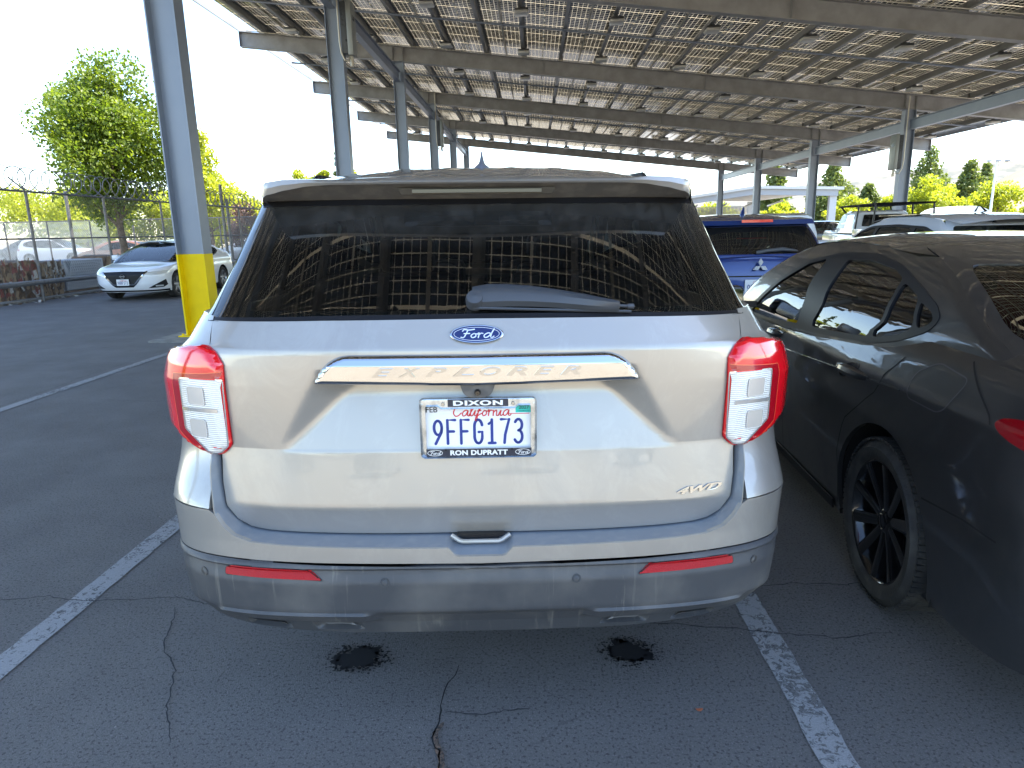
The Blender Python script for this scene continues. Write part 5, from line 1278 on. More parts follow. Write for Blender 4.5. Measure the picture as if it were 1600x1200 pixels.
und = [[Vector((u*.998, vlip(u)+.003, zlow(u)+.001)) for u in US], [Vector((u*.995, vlip(u)+.03, min(zlow(u)-.002, 1.628))) for u in US], [Vector((u*.985, .445+.03*abs(u), 1.598-.0*abs(u))) for u in US], [Vector((u*1.0, exp_green(min(.84, abs(u)/SPW*.84), 1.592)[1]+.01, 1.590)) for u in US]]
loft(bm, und); obj('spoiler_underside', bm, M_PLASTD, spo)
bm = bmesh.new(); prism(bm, round_poly([(-.235, 1.604), (.235, 1.604), (.245, 1.6235), (-.245, 1.6235)], .004), .385, .415, lambda x, y, d: Vector((x, d+(1.62-y)*.6, y))); hl = obj('high_brake_light', bm, mat('smoked_lens', (.07, .065, .055), .25, .3, coat=.6), EX)
bm = bmesh.new(); box(bm, -.20, .20, .379, .386, 1.6085, 1.6185); obj('lens_strip', bm, mat('lens_strip', (.11, .10, .075), .3, .4), hl)
# wiper
def mW(u, z, o=0):
    s = u*_inv(XG, min(1, abs(u)/interp(X_WG, z)))/max(1e-6, abs(u)) if abs(u) > 1e-5 else 0
    p = mN(s, z); return p+Vector((0, -.77, .63))*o
bm = bmesh.new()
c = [(-.012, 1.300), (.03, 1.303), (.085, 1.3035), (.15, 1.3005), (.22, 1.294), (.30, 1.284), (.37, 1.2745), (.395, 1.2715)]
wd = [.022, .026, .025, .023, .020, .017, .012, .008]
rows = []
for (u, z), w_ in zip(c, wd):
    rows.append([mW(u, z+w_*a, o) for a, o in ((-1, .012), (-.8, .030), (-.2, .040), (.5, .038), (1, .026), (1, .012))])
loft(bm, rows, closed=True)
for r_ in (rows[0], rows[-1]): bm.faces.new([bm.verts.new(p) for p in r_])
tube(bm, [mW(.395, 1.2715, .022), mW(.425, 1.2705, .02)], .0045, 8); tube(bm, [mW(.42, 1.2705, .02), mW(.437, 1.2703, .02)], .0075, 8)
tube(bm, [mW(-.01, 1.276, .012), mW(.43, 1.2625, .010)], .004, 6)
wp = obj('rear_wiper', bm, mat('wiper_grey', (.055, .06, .068), .42), EX)
bm = bmesh.new(); lathe(bm, [(.0, .026), (.02, .026), (.034, .022), (.038, .001)], 20, 'z', Matrix.Translation(mW(-.005, 1.292, .004)) @ Matrix.Rotation(radians(52), 4, 'X')); obj('wiper_pivot', bm, mat('wiper_grey', (.055, .06, .068), .42), wp)

# tail lamps ------------------------------------------------------------------------------
lamp = [(.600, .908), (.601, 1.084), (.612, 1.137), (.646, 1.170), (.690, 1.186), (.748, 1.179), (.824, 1.162), (.93, 1.148), (1.02, 1.125), (1.05, 1.07), (1.03, 1.035), (.95, 1.00), (.84, .958), (.768, .921), (.715, .892), (.665, .876), (.625, .881)]
for sg in (1, -1):
    lp = round_poly([(sg*a, b) for a, b in lamp], .008, 2); lpm = [(a*1.1, b) for a, b in lp]
    def mL(s, z, lpm=lpm, k=.024):
        p = mG(s, z); d = poly_dist(lpm, s*1.1, z); h = k*sqrt(max(0, 1-(1-min(1, d/.014))**2))
        e = 1e-3; n = (mG(s+e, z)-mG(s-e, z)).cross(mG(s, z+e)-mG(s, z-e)).normalized()
        if n.y > .2: n = -n
        return p+n*h
    tl = panel('tail_lamp', M_REDL, lp, mL, EX, step=(.009, .010), rim=.02)
    bm = bmesh.new(); ribbon(bm, lp, .006, mG, .002, closed=True); obj('lamp_edge', bm, M_REDD, tl)
    cl = round_poly([(sg*a, b) for a, b in [(.6035, .911), (.6045, 1.098), (.718, 1.094), (.716, .952), (.650, .886), (.624, .8875)]], .005, 2)
    cl_o = panel('clear_lens', M_CLEARL, cl, mL, tl, step=(.01, .01), off=.0025*1, rim=.003)
    bm = bmesh.new(); ribbon(bm, cl, .0045, mL, .0045, closed=True); ribbon(bm, [(sg*.612, 1.012), (sg*.716, 1.010)], .011, mL, .0045, n=10)
    obj('lens_frame', bm, mat('lens_bezel', (.72, .70, .66), .2, .7, coat=1), cl_o)
    for zc, sc in ((1.052, .668), (.958, .672)):
        sq = round_poly([(sg*(sc-.024), zc-.026), (sg*(sc+.024), zc-.026), (sg*(sc+.024), zc+.026), (sg*(sc-.024), zc+.026)], .008, 3)
        bm = bmesh.new(); panel('', None, sq, mL, step=(.02, .02), off=.0048, bm=bm, mi=0); ribbon(bm, sq, .002, mL, .0055, mi=1, closed=True)
        obj('lamp_reflector', bm, [mat('lamp_amberish', (.72, .66, .58), .2, .3, coat=1), mat('lens_line', (.8, .78, .74), .3, .3)], cl_o)
    bm = bmesh.new(); ribbon(bm, [(sg*a, b) for a, b in [(.606, 1.120), (.66, 1.113), (.749, 1.104), (.747, .940), (.70, .900), (.672, .886)]], .0022, mL, .0012, n=50)
    obj('light_guide', bm, mat('guide_orange', (.85, .12, .05), .2, coat=1), tl)
    panel('inner_red', M_REDD, round_poly([(sg*a, b) for a, b in [(.721, 1.096), (.609, 1.101), (.607, 1.119), (.66, 1.112), (.748, 1.103), (.746, .940), (.672, .887), (.653, .886), (.7195, .951)]], .0005, 1), mL, tl, step=(.01, .01), off=.0008)

# cabin: seats and floor seen through the glass -------------------------------------------------
bm = bmesh.new(); box(bm, -.82, .82, .30, 3.3, .50, .55); box(bm, -.80, .80, .22, .30, .55, 1.22); obj('cabin_floor', bm, M_INT, EX)
bm = bmesh.new()
for v, us in ((1.45, (-.36, .36)), (2.35, (-.42, .42)), (3.0, (-.40, .40))):
    for u in us:
        wd = .24 if len(us) == 2 else .20
        box(bm, u-wd, u+wd, v-.02, v+.12, .75, 1.30, bev=.05); box(bm, u-.13, u+.13, v-.05, v+.04, 1.30, 1.47, bev=.04); box(bm, u-wd, u+wd, v, v+.5, .70, .86, bev=.04)
obj('seats', bm, M_SEATK, EX)
bm = bmesh.new(); box(bm, -.74, .74, 3.30, 3.60, .90, 1.16, bev=.04); box(bm, -.09, .09, 3.02, 3.06, 1.53, 1.60, bev=.01); obj('dashboard', bm, M_INT, EX)
bm = bmesh.new(); tube(bm, [(-.40+.18*cos(t*pi/12), 3.15, 1.10+.18*sin(t*pi/12)) for t in range(24)], .016, 8, closed=True); obj('steering_wheel', bm, M_INT, EX)

# ------------------------------------------------------------------ generic car body on a Shell
def car(name, label, loc, rz, SH, pm, zt, roof, panes, dlo, wheels, back=(1.10, 1.38, .80), front=(.96, 1.37, 2.18), glass_m=None, rimstyle='five', rimmat=None,
        R=.335, rim=.235, seats=M_SEATK, step=.045, fine=1.0, interior=True, seams=(), sill=.20, hole=True, tread=False, group=None, ws_mat=None, trim=M_BLACK, crown=.045, mirror=True, mirz=.98, mirv=None):
    """zt: belt/hood/deck height by v; roof: centre height by v; panes: side window outlines in (v, z); dlo: outline round them"""
    c = empty(name, (loc[0], loc[1], 0), rz, label, 'car', group)
    low = lambda s, z: Vector(SH.low(s, z)); grn = lambda s, z: Vector(SH.grn(s, z))
    ztop = lambda s: interp(zt, SH.low(s, .9)[1])
    st = (step/1.6, step*.8)
    vs = [w_[0] for w_ in wheels]; rA = R+.055
    dlo = round_poly(dlo, .07, 4); panes = [round_poly(p, .030, 3) for p in panes]
    body_m = [pm, M_GAP]
    # lower body, both sides
    for sg in (1, -1):
        o = [(0, sill+.05), (.6, sill+.05), (SH.ls(vs[0]-rA, .3), sill)]
        for i, v in enumerate(vs):
            o += [(SH.ls(v+rA*cos(radians(a)), R+rA*sin(radians(a))), R+rA*sin(radians(a))) for a in range(200, -21, -8)] if True else []
            if i == 0: o += [(SH.ls(vs[0]+rA, .25), sill), (SH.ls(vs[1]-rA, .25), sill)]
        o += [(SH.ls(vs[1]+rA+.02, .3), sill), (2.4, sill), (3.0, sill)]
        n = 36
        top = [(3.0-3.0*i/n, ztop(3.0-3.0*i/n)) for i in range(n+1)]
        o += top
        o = [(sg*a, b) for a, b in o]
        bd = panel('body_side', body_m, o, low, c, step=(step/1.5, step*.7), rim=.02)
        xo = interp(SH.W, .45)-.015
        for v in vs:
            bm = bmesh.new()
            arc_ = [(v+(rA+.03)*cos(radians(a)), R+(rA+.02)*sin(radians(a))) for a in range(-20, 201, 11)]
            loft(bm, [[Vector((sg*x, y, z)) for y, z in arc_] for x in (xo*(1-SH.bul*.5)-.01, xo-.34)]); bm.faces.new([bm.verts.new(Vector((sg*(xo-.34), y, z))) for y, z in arc_])
            obj('wheel_well', bm, M_WELL, c)
        if seams:
            bm = bmesh.new()
            for sm in seams: ribbon(bm, [(sg*SH.ls(v, z), z) for v, z in sm], .006, low, .0012, n=18)
            obj('door_seams', bm, M_GAP, bd)
        # glasshouse side: painted shell with an opening, black pillars, panes
        ze = lambda v: interp(roof, v)-crown
        if dlo:
            vr, vf = roof[0][0], roof[-1][0]
            tops = [(SH.gs(v, ze(v)), ze(v)) for v in [vf+(vr-vf)*i/14 for i in range(15)]]
            sh_o = [(back[2], back[0]-.05), (SH.gs(dlo[0][0], .9), front[0]-.12), (front[2], front[0]-.10), (front[2], front[1])]+[p for p in tops if p[0] < front[2]-.02 and p[0] > back[2]+.02]+[(back[2], back[1])]
            hol = [(sg*SH.gs(v, z), z) for v, z in dlo]
            panel('side_frame', body_m, [(sg*a, b) for a, b in sh_o], grn, c, holes=[hol], step=(step, step), rim=.02)
            pn = [[(sg*SH.gs(v, z), z) for v, z in p] for p in panes]
            # trim panel slightly larger than the opening, with holes for the panes
            cx = sum(p[0] for p in hol)/len(hol); cz = sum(p[1] for p in hol)/len(hol)
            big = [(cx+(a-cx)*1.012, cz+(b-cz)*1.05) for a, b in hol]
            fr = panel('window_frames', trim, big, grn, c, holes=pn, step=(step, step), off=.003, rim=.015)
            for p in pn:
                mx_, mz_ = sum(q[0] for q in p)/len(p), sum(q[1] for q in p)/len(p)
                panel('side_window', glass_m or M_GTINT, [(mx_+(a-mx_)*1.01, mz_+(b-mz_)*1.02) for a, b in p], grn, c, step=(step, step), off=-.005)
        for v in vs: wheel(c, sg*(interp(SH.W, .35)-.012), v, sg, R=R, W=.215, rim=rim, style=rimstyle, rimmat=rimmat, tread=tread)
        if mirror:
            mv = mirv or dlo[0][0]-.12; q = grn(sg*SH.gs(mv, mirz), mirz)
            bm = bmesh.new(); box(bm, q.x+sg*.10, q.x+sg*.27, mv-.06, mv+.10, mirz-.03, mirz+.11, bev=.03); box(bm, q.x-sg*.03, q.x+sg*.14, mv, mv+.04, mirz-.04, mirz+.0)
            mo = obj('door_mirror', bm, pm, c)
            bm = bmesh.new(); prism(bm, round_poly([(.115, -.015), (.255, -.015), (.255, .095), (.115, .095)], .02), 0, .004, lambda x, y, d: Vector((q.x+sg*x, mv-.062-d, mirz+y))); obj('mirror_glass', bm, M_CHROME, mo)
    # rear and front glass: surround in paint, then the glass
    bt, tt, sb = back
    rgo = [(-sb, bt-.05), (sb, bt-.05), (sb, tt+.035), (-sb, tt+.035)]; rgi = round_poly([(-sb*.93, bt), (sb*.93, bt), (sb*.90, tt-.02), (-sb*.90, tt-.02)], .05, 3)
    panel('rear_frame', body_m, rgo, grn, c, holes=[rgi], step=(step, step), rim=.01); panel('rear_window', glass_m or M_GTINT, [(a*1.01, b) for a, b in rgi], grn, c, step=(step, step*.6), off=-.004)
    fb, ft, sf = front
    bm = bmesh.new(); bmf = bmesh.new()
    for sg in (1, -1):
        panel('', None, [(sg*sf, fb), (sg*3.0, fb-.02), (sg*3.0, ft), (sg*sf, ft)], grn, step=(step, step), bm=bm)
    obj('windshield', bm, ws_mat or M_GCLEAR, c)
    # roof, hood, deck
    bm = bmesh.new(); rows = []; NR = int(34*fine); ze = lambda v: interp(roof, v)-crown
    vr, vf = roof[0][0], roof[-1][0]
    for i in range(NR+1):
        v = vr+(vf-vr)*i/NR; hw = abs(SH.grn(min(2, max(1, SH.gs(v, ze(v)))), ze(v))[0])+.004
        k = 1-.16*max(0, 1-(v-vr)/.25)**2-.10*max(0, 1-(vf-v)/.25)**2
        rows.append([Vector((hw*k*t, v-.10*(1-t*t)*max(0, 1-(v-vr)/.4)+.10*(1-t*t)*max(0, 1-(vf-v)/.4), sinterp(roof, v)-crown*abs(t)**2.6)) for t in [2*j/28-1 for j in range(29)]])
    loft(bm, rows); obj('roof', bm, pm, c)
    def lid(nm, s0, s1, rise):
        bm = bmesh.new(); rows = []
        for i in range(25):
            s = s0+(s1-s0)*i/24; p = low(s, ztop(s)); e = abs(s-(0 if s1 == 0 else 3))
            rows.append([Vector((p.x*t, p.y, p.z+rise*(1-abs(t)**2.2)*min(1, e*2.5))) for t in [1-2*j/18 for j in range(19)]])
        loft(bm, rows); return obj(nm, bm, pm, c)
    vg_f = SH.L-interp(SH.FG, fb)
    lid('hood', SH.ls(vg_f-.5, .9), 3.0, .05)
    vg_r = interp(SH.RG, bt)
    lid('trunk_lid' if vg_r > .25 else 'tail_edge', SH.ls(vg_r+.35, .9), 0, .03)
    if interior:
        bm = bmesh.new(); L = SH.L; hw = interp(SH.W, .6)-.12
        box(bm, -hw, hw, vs[0]-.2, vs[1]-.5, sill+.05, sill+.12); box(bm, -hw, hw, vg_f-.62, vg_f-.30, .6, fb-.03, bev=.03); box(bm, -hw, hw, vg_r-.02, vg_r+.55, bt-.16, bt-.06)
        obj('cabin', bm, M_INT, c)
        bm = bmesh.new()
        for v, us in ((vs[0]+.32, (-.36, .36)), (vs[0]+1.42, (-.37, .37))):
            for u in us:
                box(bm, u-.25, u+.25, v-.05, v+.10, .48, min(1.06, bt+.02), bev=.05, mtx=Matrix.Translation((0, 0, 0))); box(bm, u-.25, u+.25, v, v+.50, .42, .58, bev=.05); box(bm, u-.12, u+.12, v-.09, v-.01, 1.06, 1.22, bev=.03)
        obj('seats', bm, seats, c)
    return c, low, grn
def feature(nm, m, poly, mapf, parent, off=.004, rim=.008, step=(.03, .02), both_=True, **kw):
    out = []
    for sg in ((1, -1) if both_ else (1,)):
        out.append(panel(nm, m, [(sg*a, b) for a, b in poly], mapf, parent, step=step, off=off, rim=rim, **kw))
    return out

# ------------------------------------------------------------------ dark grey sedan on the right
M_GREY = paint('charcoal_paint', (.029, .029, .030), .35, .36)
SH = CAMRY
dlo = [(3.42, .912), (3.2, 1.03), (2.98, 1.155), (2.66, 1.282), (2.31, 1.328), (1.88, 1.334), (1.58, 1.303), (1.30, 1.236), (1.10, 1.178), (1.045, 1.140), (1.07, 1.10), (1.22, 1.04), (1.44, .995), (1.84, .963), (2.34, .930), (2.93, .897), (3.34, .887)]
p1 = [(3.33, .918), (3.16, 1.02), (2.95, 1.14), (2.66, 1.262), (2.44, 1.300), (2.355, .950), (2.93, .912), (3.3, .904)]
p2 = [(2.17, 1.305), (1.88, 1.313), (1.62, 1.290), (1.478, 1.255), (1.492, 1.01), (1.84, .982), (2.14, .965)]
p3 = [(1.448, 1.245), (1.268, 1.200), (1.178, 1.092), (1.25, 1.052), (1.455, 1.014)]
p4 = [(1.235, 1.188), (1.115, 1.160), (1.075, 1.135), (1.09, 1.115), (1.15, 1.09)]
CM, clow, cgrn = car('sedan', 'charcoal grey sedan on black wheels right beside the silver SUV', CAM_O, radians(-3.4), SH, M_GREY,
    [(0, 1.075), (.10, 1.095), (.5, 1.10), (1.0, 1.085), (1.25, 1.02), (1.5, .985), (2.3, .925), (3.3, .885), (3.7, .90), (4.3, .82), (4.7, .74), (4.88, .70)],
    [(1.52, 1.392), (1.9, 1.425), (2.4, 1.44), (2.75, 1.425), (2.98, 1.39)], [p1, p2, p3, p4], dlo, [(1.08, 0), (3.905, 0)], back=(1.12, 1.35, .84), front=(.94, 1.35, 2.12),
    R=.335, rim=.246, rimstyle='ten', rimmat=M_RIMB, seats=M_SEATR, step=.03, fine=1.6, tread=True, glass_m=glass('sedan_glass', (.20, .24, .24), 1.95),
    seams=[[(1.079, .997), (1.144, .930), (1.173, .852), (1.32, .74), (1.43, .66), (1.47, .5), (1.48, .25)], [(2.30, .93), (2.28, .6), (2.28, .25)], [(3.38, .88), (3.42, .6), (3.40, .3)], [(.745, .572), (.50, .60), (.28, .60), (.1, .6)], [(.453, .91), (.60, .98), (.72, 1.05)]])
bm = bmesh.new()   # fuel flap outline and door handles, crease
fl = round_poly([(.954, .875), (.963, .965), (.865, 1.018), (.670, 1.000), (.704, .897), (.75, .872)], .03, 4)
ribbon(bm, [(-CAMRY.ls(v, z), z) for v, z in fl], .005, clow, .0015, closed=True); obj('fuel_flap', bm, mat('flap_gap', (.05, .05, .055), .4), CM)
for sg in (1, -1):
    for v0, v1 in ((1.27, 1.59), (2.42, 2.70)):
        bm = bmesh.new(); rows = []
        for i in range(9):
            t = i/8; v = v0+(v1-v0)*t; z = .872-.004*t; w_ = .010+.012*(1-abs(2*t-1)**2); q = clow(sg*SH.ls(v, z), z); o = .004+.030*(1-abs(2*t-1)**3)
            rows.append([Vector((q.x+sg*o*a, v, z+w_*b)) for a, b in ((0, -1), (.8, -.8), (1, 0), (.8, .8), (0, 1))])
        loft(bm, rows); h = obj('door_handle', bm, M_GREY, CM)
        bm = bmesh.new(); vc = v0+.20; pts = [(SH.ls(vc+.07*cos(radians(a)), .872)*sg, .872+.042*sin(radians(a))) for a in range(0, 360, 20)]
        panel('', None, pts, clow, step=(.03, .03), off=.0015, bm=bm); obj('handle_cup', bm, M_GLOSSBLK, h)
feature('shoulder_line', M_GREY, [(CAMRY.ls(3.6, .78), .790), (CAMRY.ls(2.457, .80), .805), (CAMRY.ls(1.603, .852), .856), (CAMRY.ls(1.0, .895), .890), (CAMRY.ls(1.0, .89), .884), (CAMRY.ls(1.603, .845), .838), (CAMRY.ls(2.457, .78), .787), (CAMRY.ls(3.6, .77), .772)], clow, CM, off=.006, rim=.012)
feature('tail_lamp', mat('dark_red_lens', (.20, .002, .006), .12, coat=1), round_poly([(.968, .920), (.945, .940), (.897, .950), (.5, .958), (.5, .87), (.84, .876), (.905, .890), (.948, .905)], .012, 3), clow, CM, off=.008, rim=.012)
feature('rear_diffuser', M_BLACK, [(.0, .26), (.55, .26), (.62, .34), (.55, .42), (0, .42)], clow, CM, off=.006)
feature('sill_skirt', M_BLACK, [(SH.ls(1.5, .3), .20), (SH.ls(3.45, .3), .20), (SH.ls(3.45, .3), .25), (SH.ls(1.5, .3), .25)], clow, CM, off=.012)
feature('headlight', M_CLEARL, [(2.12, .70), (2.45, .66), (2.6, .64), (2.55, .60), (2.2, .62)], clow, CM)
feature('grille', M_BLACK, [(2.55, .25), (3.0, .25), (3.0, .52), (2.6, .50)], clow, CM)
# inner shelf and the sticker patches on the windows of neighbouring cars
bm = bmesh.new(); q = cgrn(-CAMRY.gs(1.4, 1.18), 1.18); obj_st = None
for k, (a0, a1, z0, z1) in enumerate(((1.66, 1.52, 1.02, 1.085),)):
    panel('', None, [(-SH.gs(a0, z0), z0), (-SH.gs(a1, z0), z0), (-SH.gs(a1, z1), z1), (-SH.gs(a0, z1), z1)], cgrn, step=(.05, .05), off=-.02, bm=bm)
bm.free()

# ------------------------------------------------------------------ other cars
def suvshell(L=4.45, W=.90, H=1.64, gb=1.17, rearlean=.30):
    k = H/1.64
    return Shell(L, W=[(.2, W-.06), (.4, W-.01), (.7, W), (.92, W-.012), (1.02*k, W-.05), (1.10*k, W-.09), (1.16*k, W-.13)],
        R=[(.2, .10), (.4, .0), (.62, .0), (.8, .03), (1.0, .055), (1.12, .09), (1.2, .14)], F=[(.2, .1), (.45, 0), (.7, .03), (.85, .10), (1.0, .6), (1.1, 1.0)],
        WG=[(.9, W-.05), (1.0, W-.075), (1.1*k, W-.11), (1.3*k, W-.16), (1.5*k, W-.24), (1.6*k, W-.32)],
        RG=[(.9, .10), (1.10, .12), (gb, .14), (1.50*k, .14+rearlean), (1.6*k, .30+rearlean)], FG=[(.9, .85), (1.02, .98), (1.2, 1.3), (1.4, 1.7), (1.55*k, 2.1)], cr=.40, cf=.5, cg=.26, cgf=.30)
def suvroof(L, H): return [(.42, H-.10), (.7, H-.045), (1.2, H-.01), (1.9, H), (2.3, H-.015), (2.62, H-.055)]
def suvpanes(L, H):
    k = H/1.64; t = lambda z: z*k
    dlo = [(3.28, t(1.02)), (3.0, t(1.20)), (2.66, t(1.40)), (2.3, t(1.475)), (1.6, t(1.49)), (1.0, t(1.46)), (.66, t(1.38)), (.60, t(1.20)), (.80, t(1.11)), (1.6, t(1.06)), (2.6, t(1.02))]
    panes = [[(3.16, t(1.04)), (2.95, t(1.18)), (2.64, t(1.375)), (2.28, t(1.45)), (2.16, t(1.45)), (2.16, t(1.055)), (2.6, t(1.035))], [(2.08, t(1.46)), (1.6, t(1.47)), (1.20, t(1.455)), (1.16, t(1.10)), (1.6, t(1.075)), (2.08, t(1.055))], [(1.10, t(1.45)), (.95, t(1.44)), (.70, t(1.36)), (.65, t(1.21)), (.82, t(1.13)), (1.08, t(1.105))]]
    return panes, dlo
ZT_SUV = [(0, 1.14), (.5, 1.12), (1.2, 1.08), (2.6, 1.02), (3.4, 1.01), (3.7, 1.0), (4.2, .93), (4.45, .82)]

# blue SUV ahead of the sedan ----------------------------------------------------------------
M_BLUE = paint('blue_paint', (.008, .030, .145), .4, .28)
sh = suvshell(4.4, .90, 1.64, 1.17, .26); pn, dl = suvpanes(4.4, 1.64)
BL, bl_low, bl_grn = car('hatchback_suv', 'blue SUV seen from behind between the silver SUV and the charcoal sedan', (2.42, 7.35), radians(-2), sh, M_BLUE, ZT_SUV, suvroof(4.4, 1.64), pn, dl, [(.95, 0), (3.62, 0)],
    back=(1.185, 1.50, .84), front=(1.04, 1.52, 2.14), R=.345, rim=.24, step=.05, seams=[], crown=.05)
feature('tail_lamp', M_REDL, [(.52, 1.035), (.60, 1.00), (.92, .97), (1.06, .99), (1.06, 1.10), (.92, 1.10), (.60, 1.075)], bl_low, BL, off=.010, rim=.015)
feature('lower_bumper', M_BLACK, [(0, .26), (.9, .28), (.98, .50), (.6, .52), (0, .52)], bl_low, BL, off=.008)
bm = bmesh.new(); ribbon(bm, [(-.62, .955), (.62, .955)], .014, bl_low, .002, n=30); obj('gate_crease', bm, M_GAP, BL)
bm = bmesh.new(); q = bl_grn(0, 1.50); prism(bm, [(-.64, -.01), (.64, -.01), (.61, .04), (-.61, .04)], -.12, .25, lambda x, y, d: Vector((x, q.y+d-.02+.10*(abs(x)/.8)**2, q.z+y+.02+.10*max(0, d)-.02*(abs(x)/.8)**2))); sp = obj('spoiler', bm, M_BLUE, BL)
bm = bmesh.new(); box(bm, -.165, .165, q.y-.172, q.y-.155, q.z+.022, q.z+.052); obj('high_brake_light', bm, mat('brake_red', (.75, .01, .01), .2, coat=1), sp)
bm = bmesh.new(); p0 = bl_grn(0, 1.21); rows = []
for t, w_ in ((-.03, .016), (0, .022), (.12, .018), (.35, .022), (.5, .014), (.57, .006)):
    p = bl_grn(t*.8, 1.205+.03*math.sin(max(0, t)*5)); rows.append([p+Vector((0, -.03+.01*a, w_*b)) for a, b in ((0, -1), (-1, -.4), (-1, .5), (0, 1))])
loft(bm, rows, closed=True); obj('rear_wiper', bm, mat('wiper_grey', (.055, .06, .068), .42), BL)
def diamond(cx, cz, ang, r=.040):
    return [(cx+r*cos(ang), cz+r*sin(ang)), (cx+r*.577*.98*cos(ang+radians(90))*.62+0, cz+r*.577*sin(ang+radians(90))*.62)]
bm = bmesh.new()
for ang in (90, 210, 330):
    a = radians(ang); u1 = (cos(a), sin(a)); u2 = (cos(a+pi/2), sin(a+pi/2)); R_d = .085
    P = [(0, 0), (u1[0]*R_d/2+u2[0]*R_d*.29, u1[1]*R_d/2+u2[1]*R_d*.29), (u1[0]*R_d, u1[1]*R_d), (u1[0]*R_d/2-u2[0]*R_d*.29, u1[1]*R_d/2-u2[1]*R_d*.29)]
    q = bl_low(0, 1.07); prism(bm, P, 0, .03, lambda x, y, d: Vector((x, q.y-.035-d, 1.065+y*.95)))
obj('three_diamond_emblem', bm, mat('emblem_white', (.8, .8, .8), .15, .5), BL, smooth=False)
q = bl_low(0, .83); cal_plate(BL, Matrix(((1, 0, 0, 0), (0, 0, -1, q.y-.012), (0, 1, 0, .845), (0, 0, 0, 1))), '9RKH601')
bm = bmesh.new(); tube(bm, [(0.02, .95, 1.62), (.02, .90, 1.70)], [.03, .008], 8); obj('antenna_fin', bm, M_BLUE, BL)
tag(BL, cat='car')

# white crossover beyond the sedan -----------------------------------------------------------------
M_WPAINT = paint('white_paint', (.62, .64, .68), .05, .30)
sh = suvshell(4.6, .93, 1.60, 1.12, .42); pn, dl = suvpanes(4.6, 1.60)
dl = [(v+.12 if v > 1 else v, z) for v, z in dl]; pn = [[(v+.12 if v > 1.0 else v+.06, z) for v, z in p] for p in pn]
WC, wl, wg = car('crossover', 'white crossover with black roof fin, seen over the charcoal sedan roof', (5.45, 7.55), radians(-2), sh, M_WPAINT, ZT_SUV, [(v, z) for v, z in suvroof(4.6, 1.60)], pn, dl, [(1.0, 0), (3.75, 0)],
    back=(1.14, 1.46, .80), front=(1.04, 1.48, 2.14), R=.36, rim=.25, step=.05)
bm = bmesh.new(); loft(bm, [[Vector((-.02+.022*s_*w_, y, z)) for w_, y, z in ((1, 1.10, 1.585), (.9, 1.0, 1.60), (.5, 1.10, 1.655), (.2, 1.16, 1.675), (.6, 1.22, 1.60))] for s_ in (-1, 1)]); obj('antenna_fin', bm, M_GLOSSBLK, WC)
q = wg(0, 1.46); bm = bmesh.new(); prism(bm, [(-.22, -.02), (.22, -.02), (.20, .02), (-.20, .02)], -.05, .02, lambda x, y, d: Vector((x, q.y+d-.05, 1.485+y))); obj('high_brake_light', bm, M_BLACK, WC)
feature('tail_lamp', M_REDD, [(.45, .98), (.9, .95), (1.05, 1.0), (1.02, 1.06), (.9, 1.04), (.45, 1.02)], wl, WC, off=.01)
bm = bmesh.new(); prism(bm, [(-.55, 0), (.55, 0), (.55, .01), (-.55, .01)], 1.55, 2.6, lambda x, y, d: Vector((x, d, 1.602+y-.06*(abs(x)/.8)**2.6))); obj('glass_roof', bm, M_GLOSSBLK, WC)

# white sedan at the fence, facing the camera ---------------------------------------------------------
k = 4.64/4.88; C_ = CAMRY
sh = Shell(4.64, [(z, w_*.985) for z, w_ in C_.W], [(z, r*k) for z, r in C_.R], [(.15, .16), (.3, .04), (.42, .0), (.6, .0), (.72, .06), (.80, .22), (.88, .7), (1.0, 1.1)], [(z, w_*.985) for z, w_ in C_.WG], [(z, r*k) for z, r in C_.RG], [(.88, .80), (.95, .90), (1.1, 1.18), (1.25, 1.52), (1.36, 1.85), (1.42, 2.1)], cr=.42, cf=.62, cg=.32, cgf=.34, n=2.7)
M_WHT2 = paint('white_paint_b', (.84, .85, .86), .0, .3)
sc = lambda P: [(v*k, z) for v, z in P]
WS, sl, sg_ = car('sedan', 'white sedan facing the camera, half hidden behind the yellow-based column', (-10.17, 20.95), radians(181), sh, M_WHT2, [(0, 1.06), (.5, 1.09), (1.0, 1.07), (1.4, .985), (2.2, .925), (3.2, .885), (3.5, .90), (4.0, .86), (4.4, .79), (4.64, .745)],
    [(v*k, z+.01) for v, z in [(1.52, 1.392), (1.9, 1.425), (2.4, 1.44), (2.75, 1.425), (2.98, 1.39)]], [sc(p) for p in (p1, p2, p3, p4)], sc(dlo), [(1.02, 0), (3.72, 0)], back=(1.12, 1.35, .84), front=(.92, 1.36, 2.10), R=.325, rim=.22, step=.05,
    glass_m=M_GTINT, seams=[[(2.2, .93), (2.18, .3)], [(3.25, .88), (3.28, .3)]], ws_mat=glass('sky_windshield', (.5, .62, .66), 1.9))
gr = feature('grille', M_BLACK, round_poly([(2.52, .70), (3.0, .715), (3.0, .33), (2.80, .33), (2.72, .40)], .0005, 1), sl, WS, off=.006)
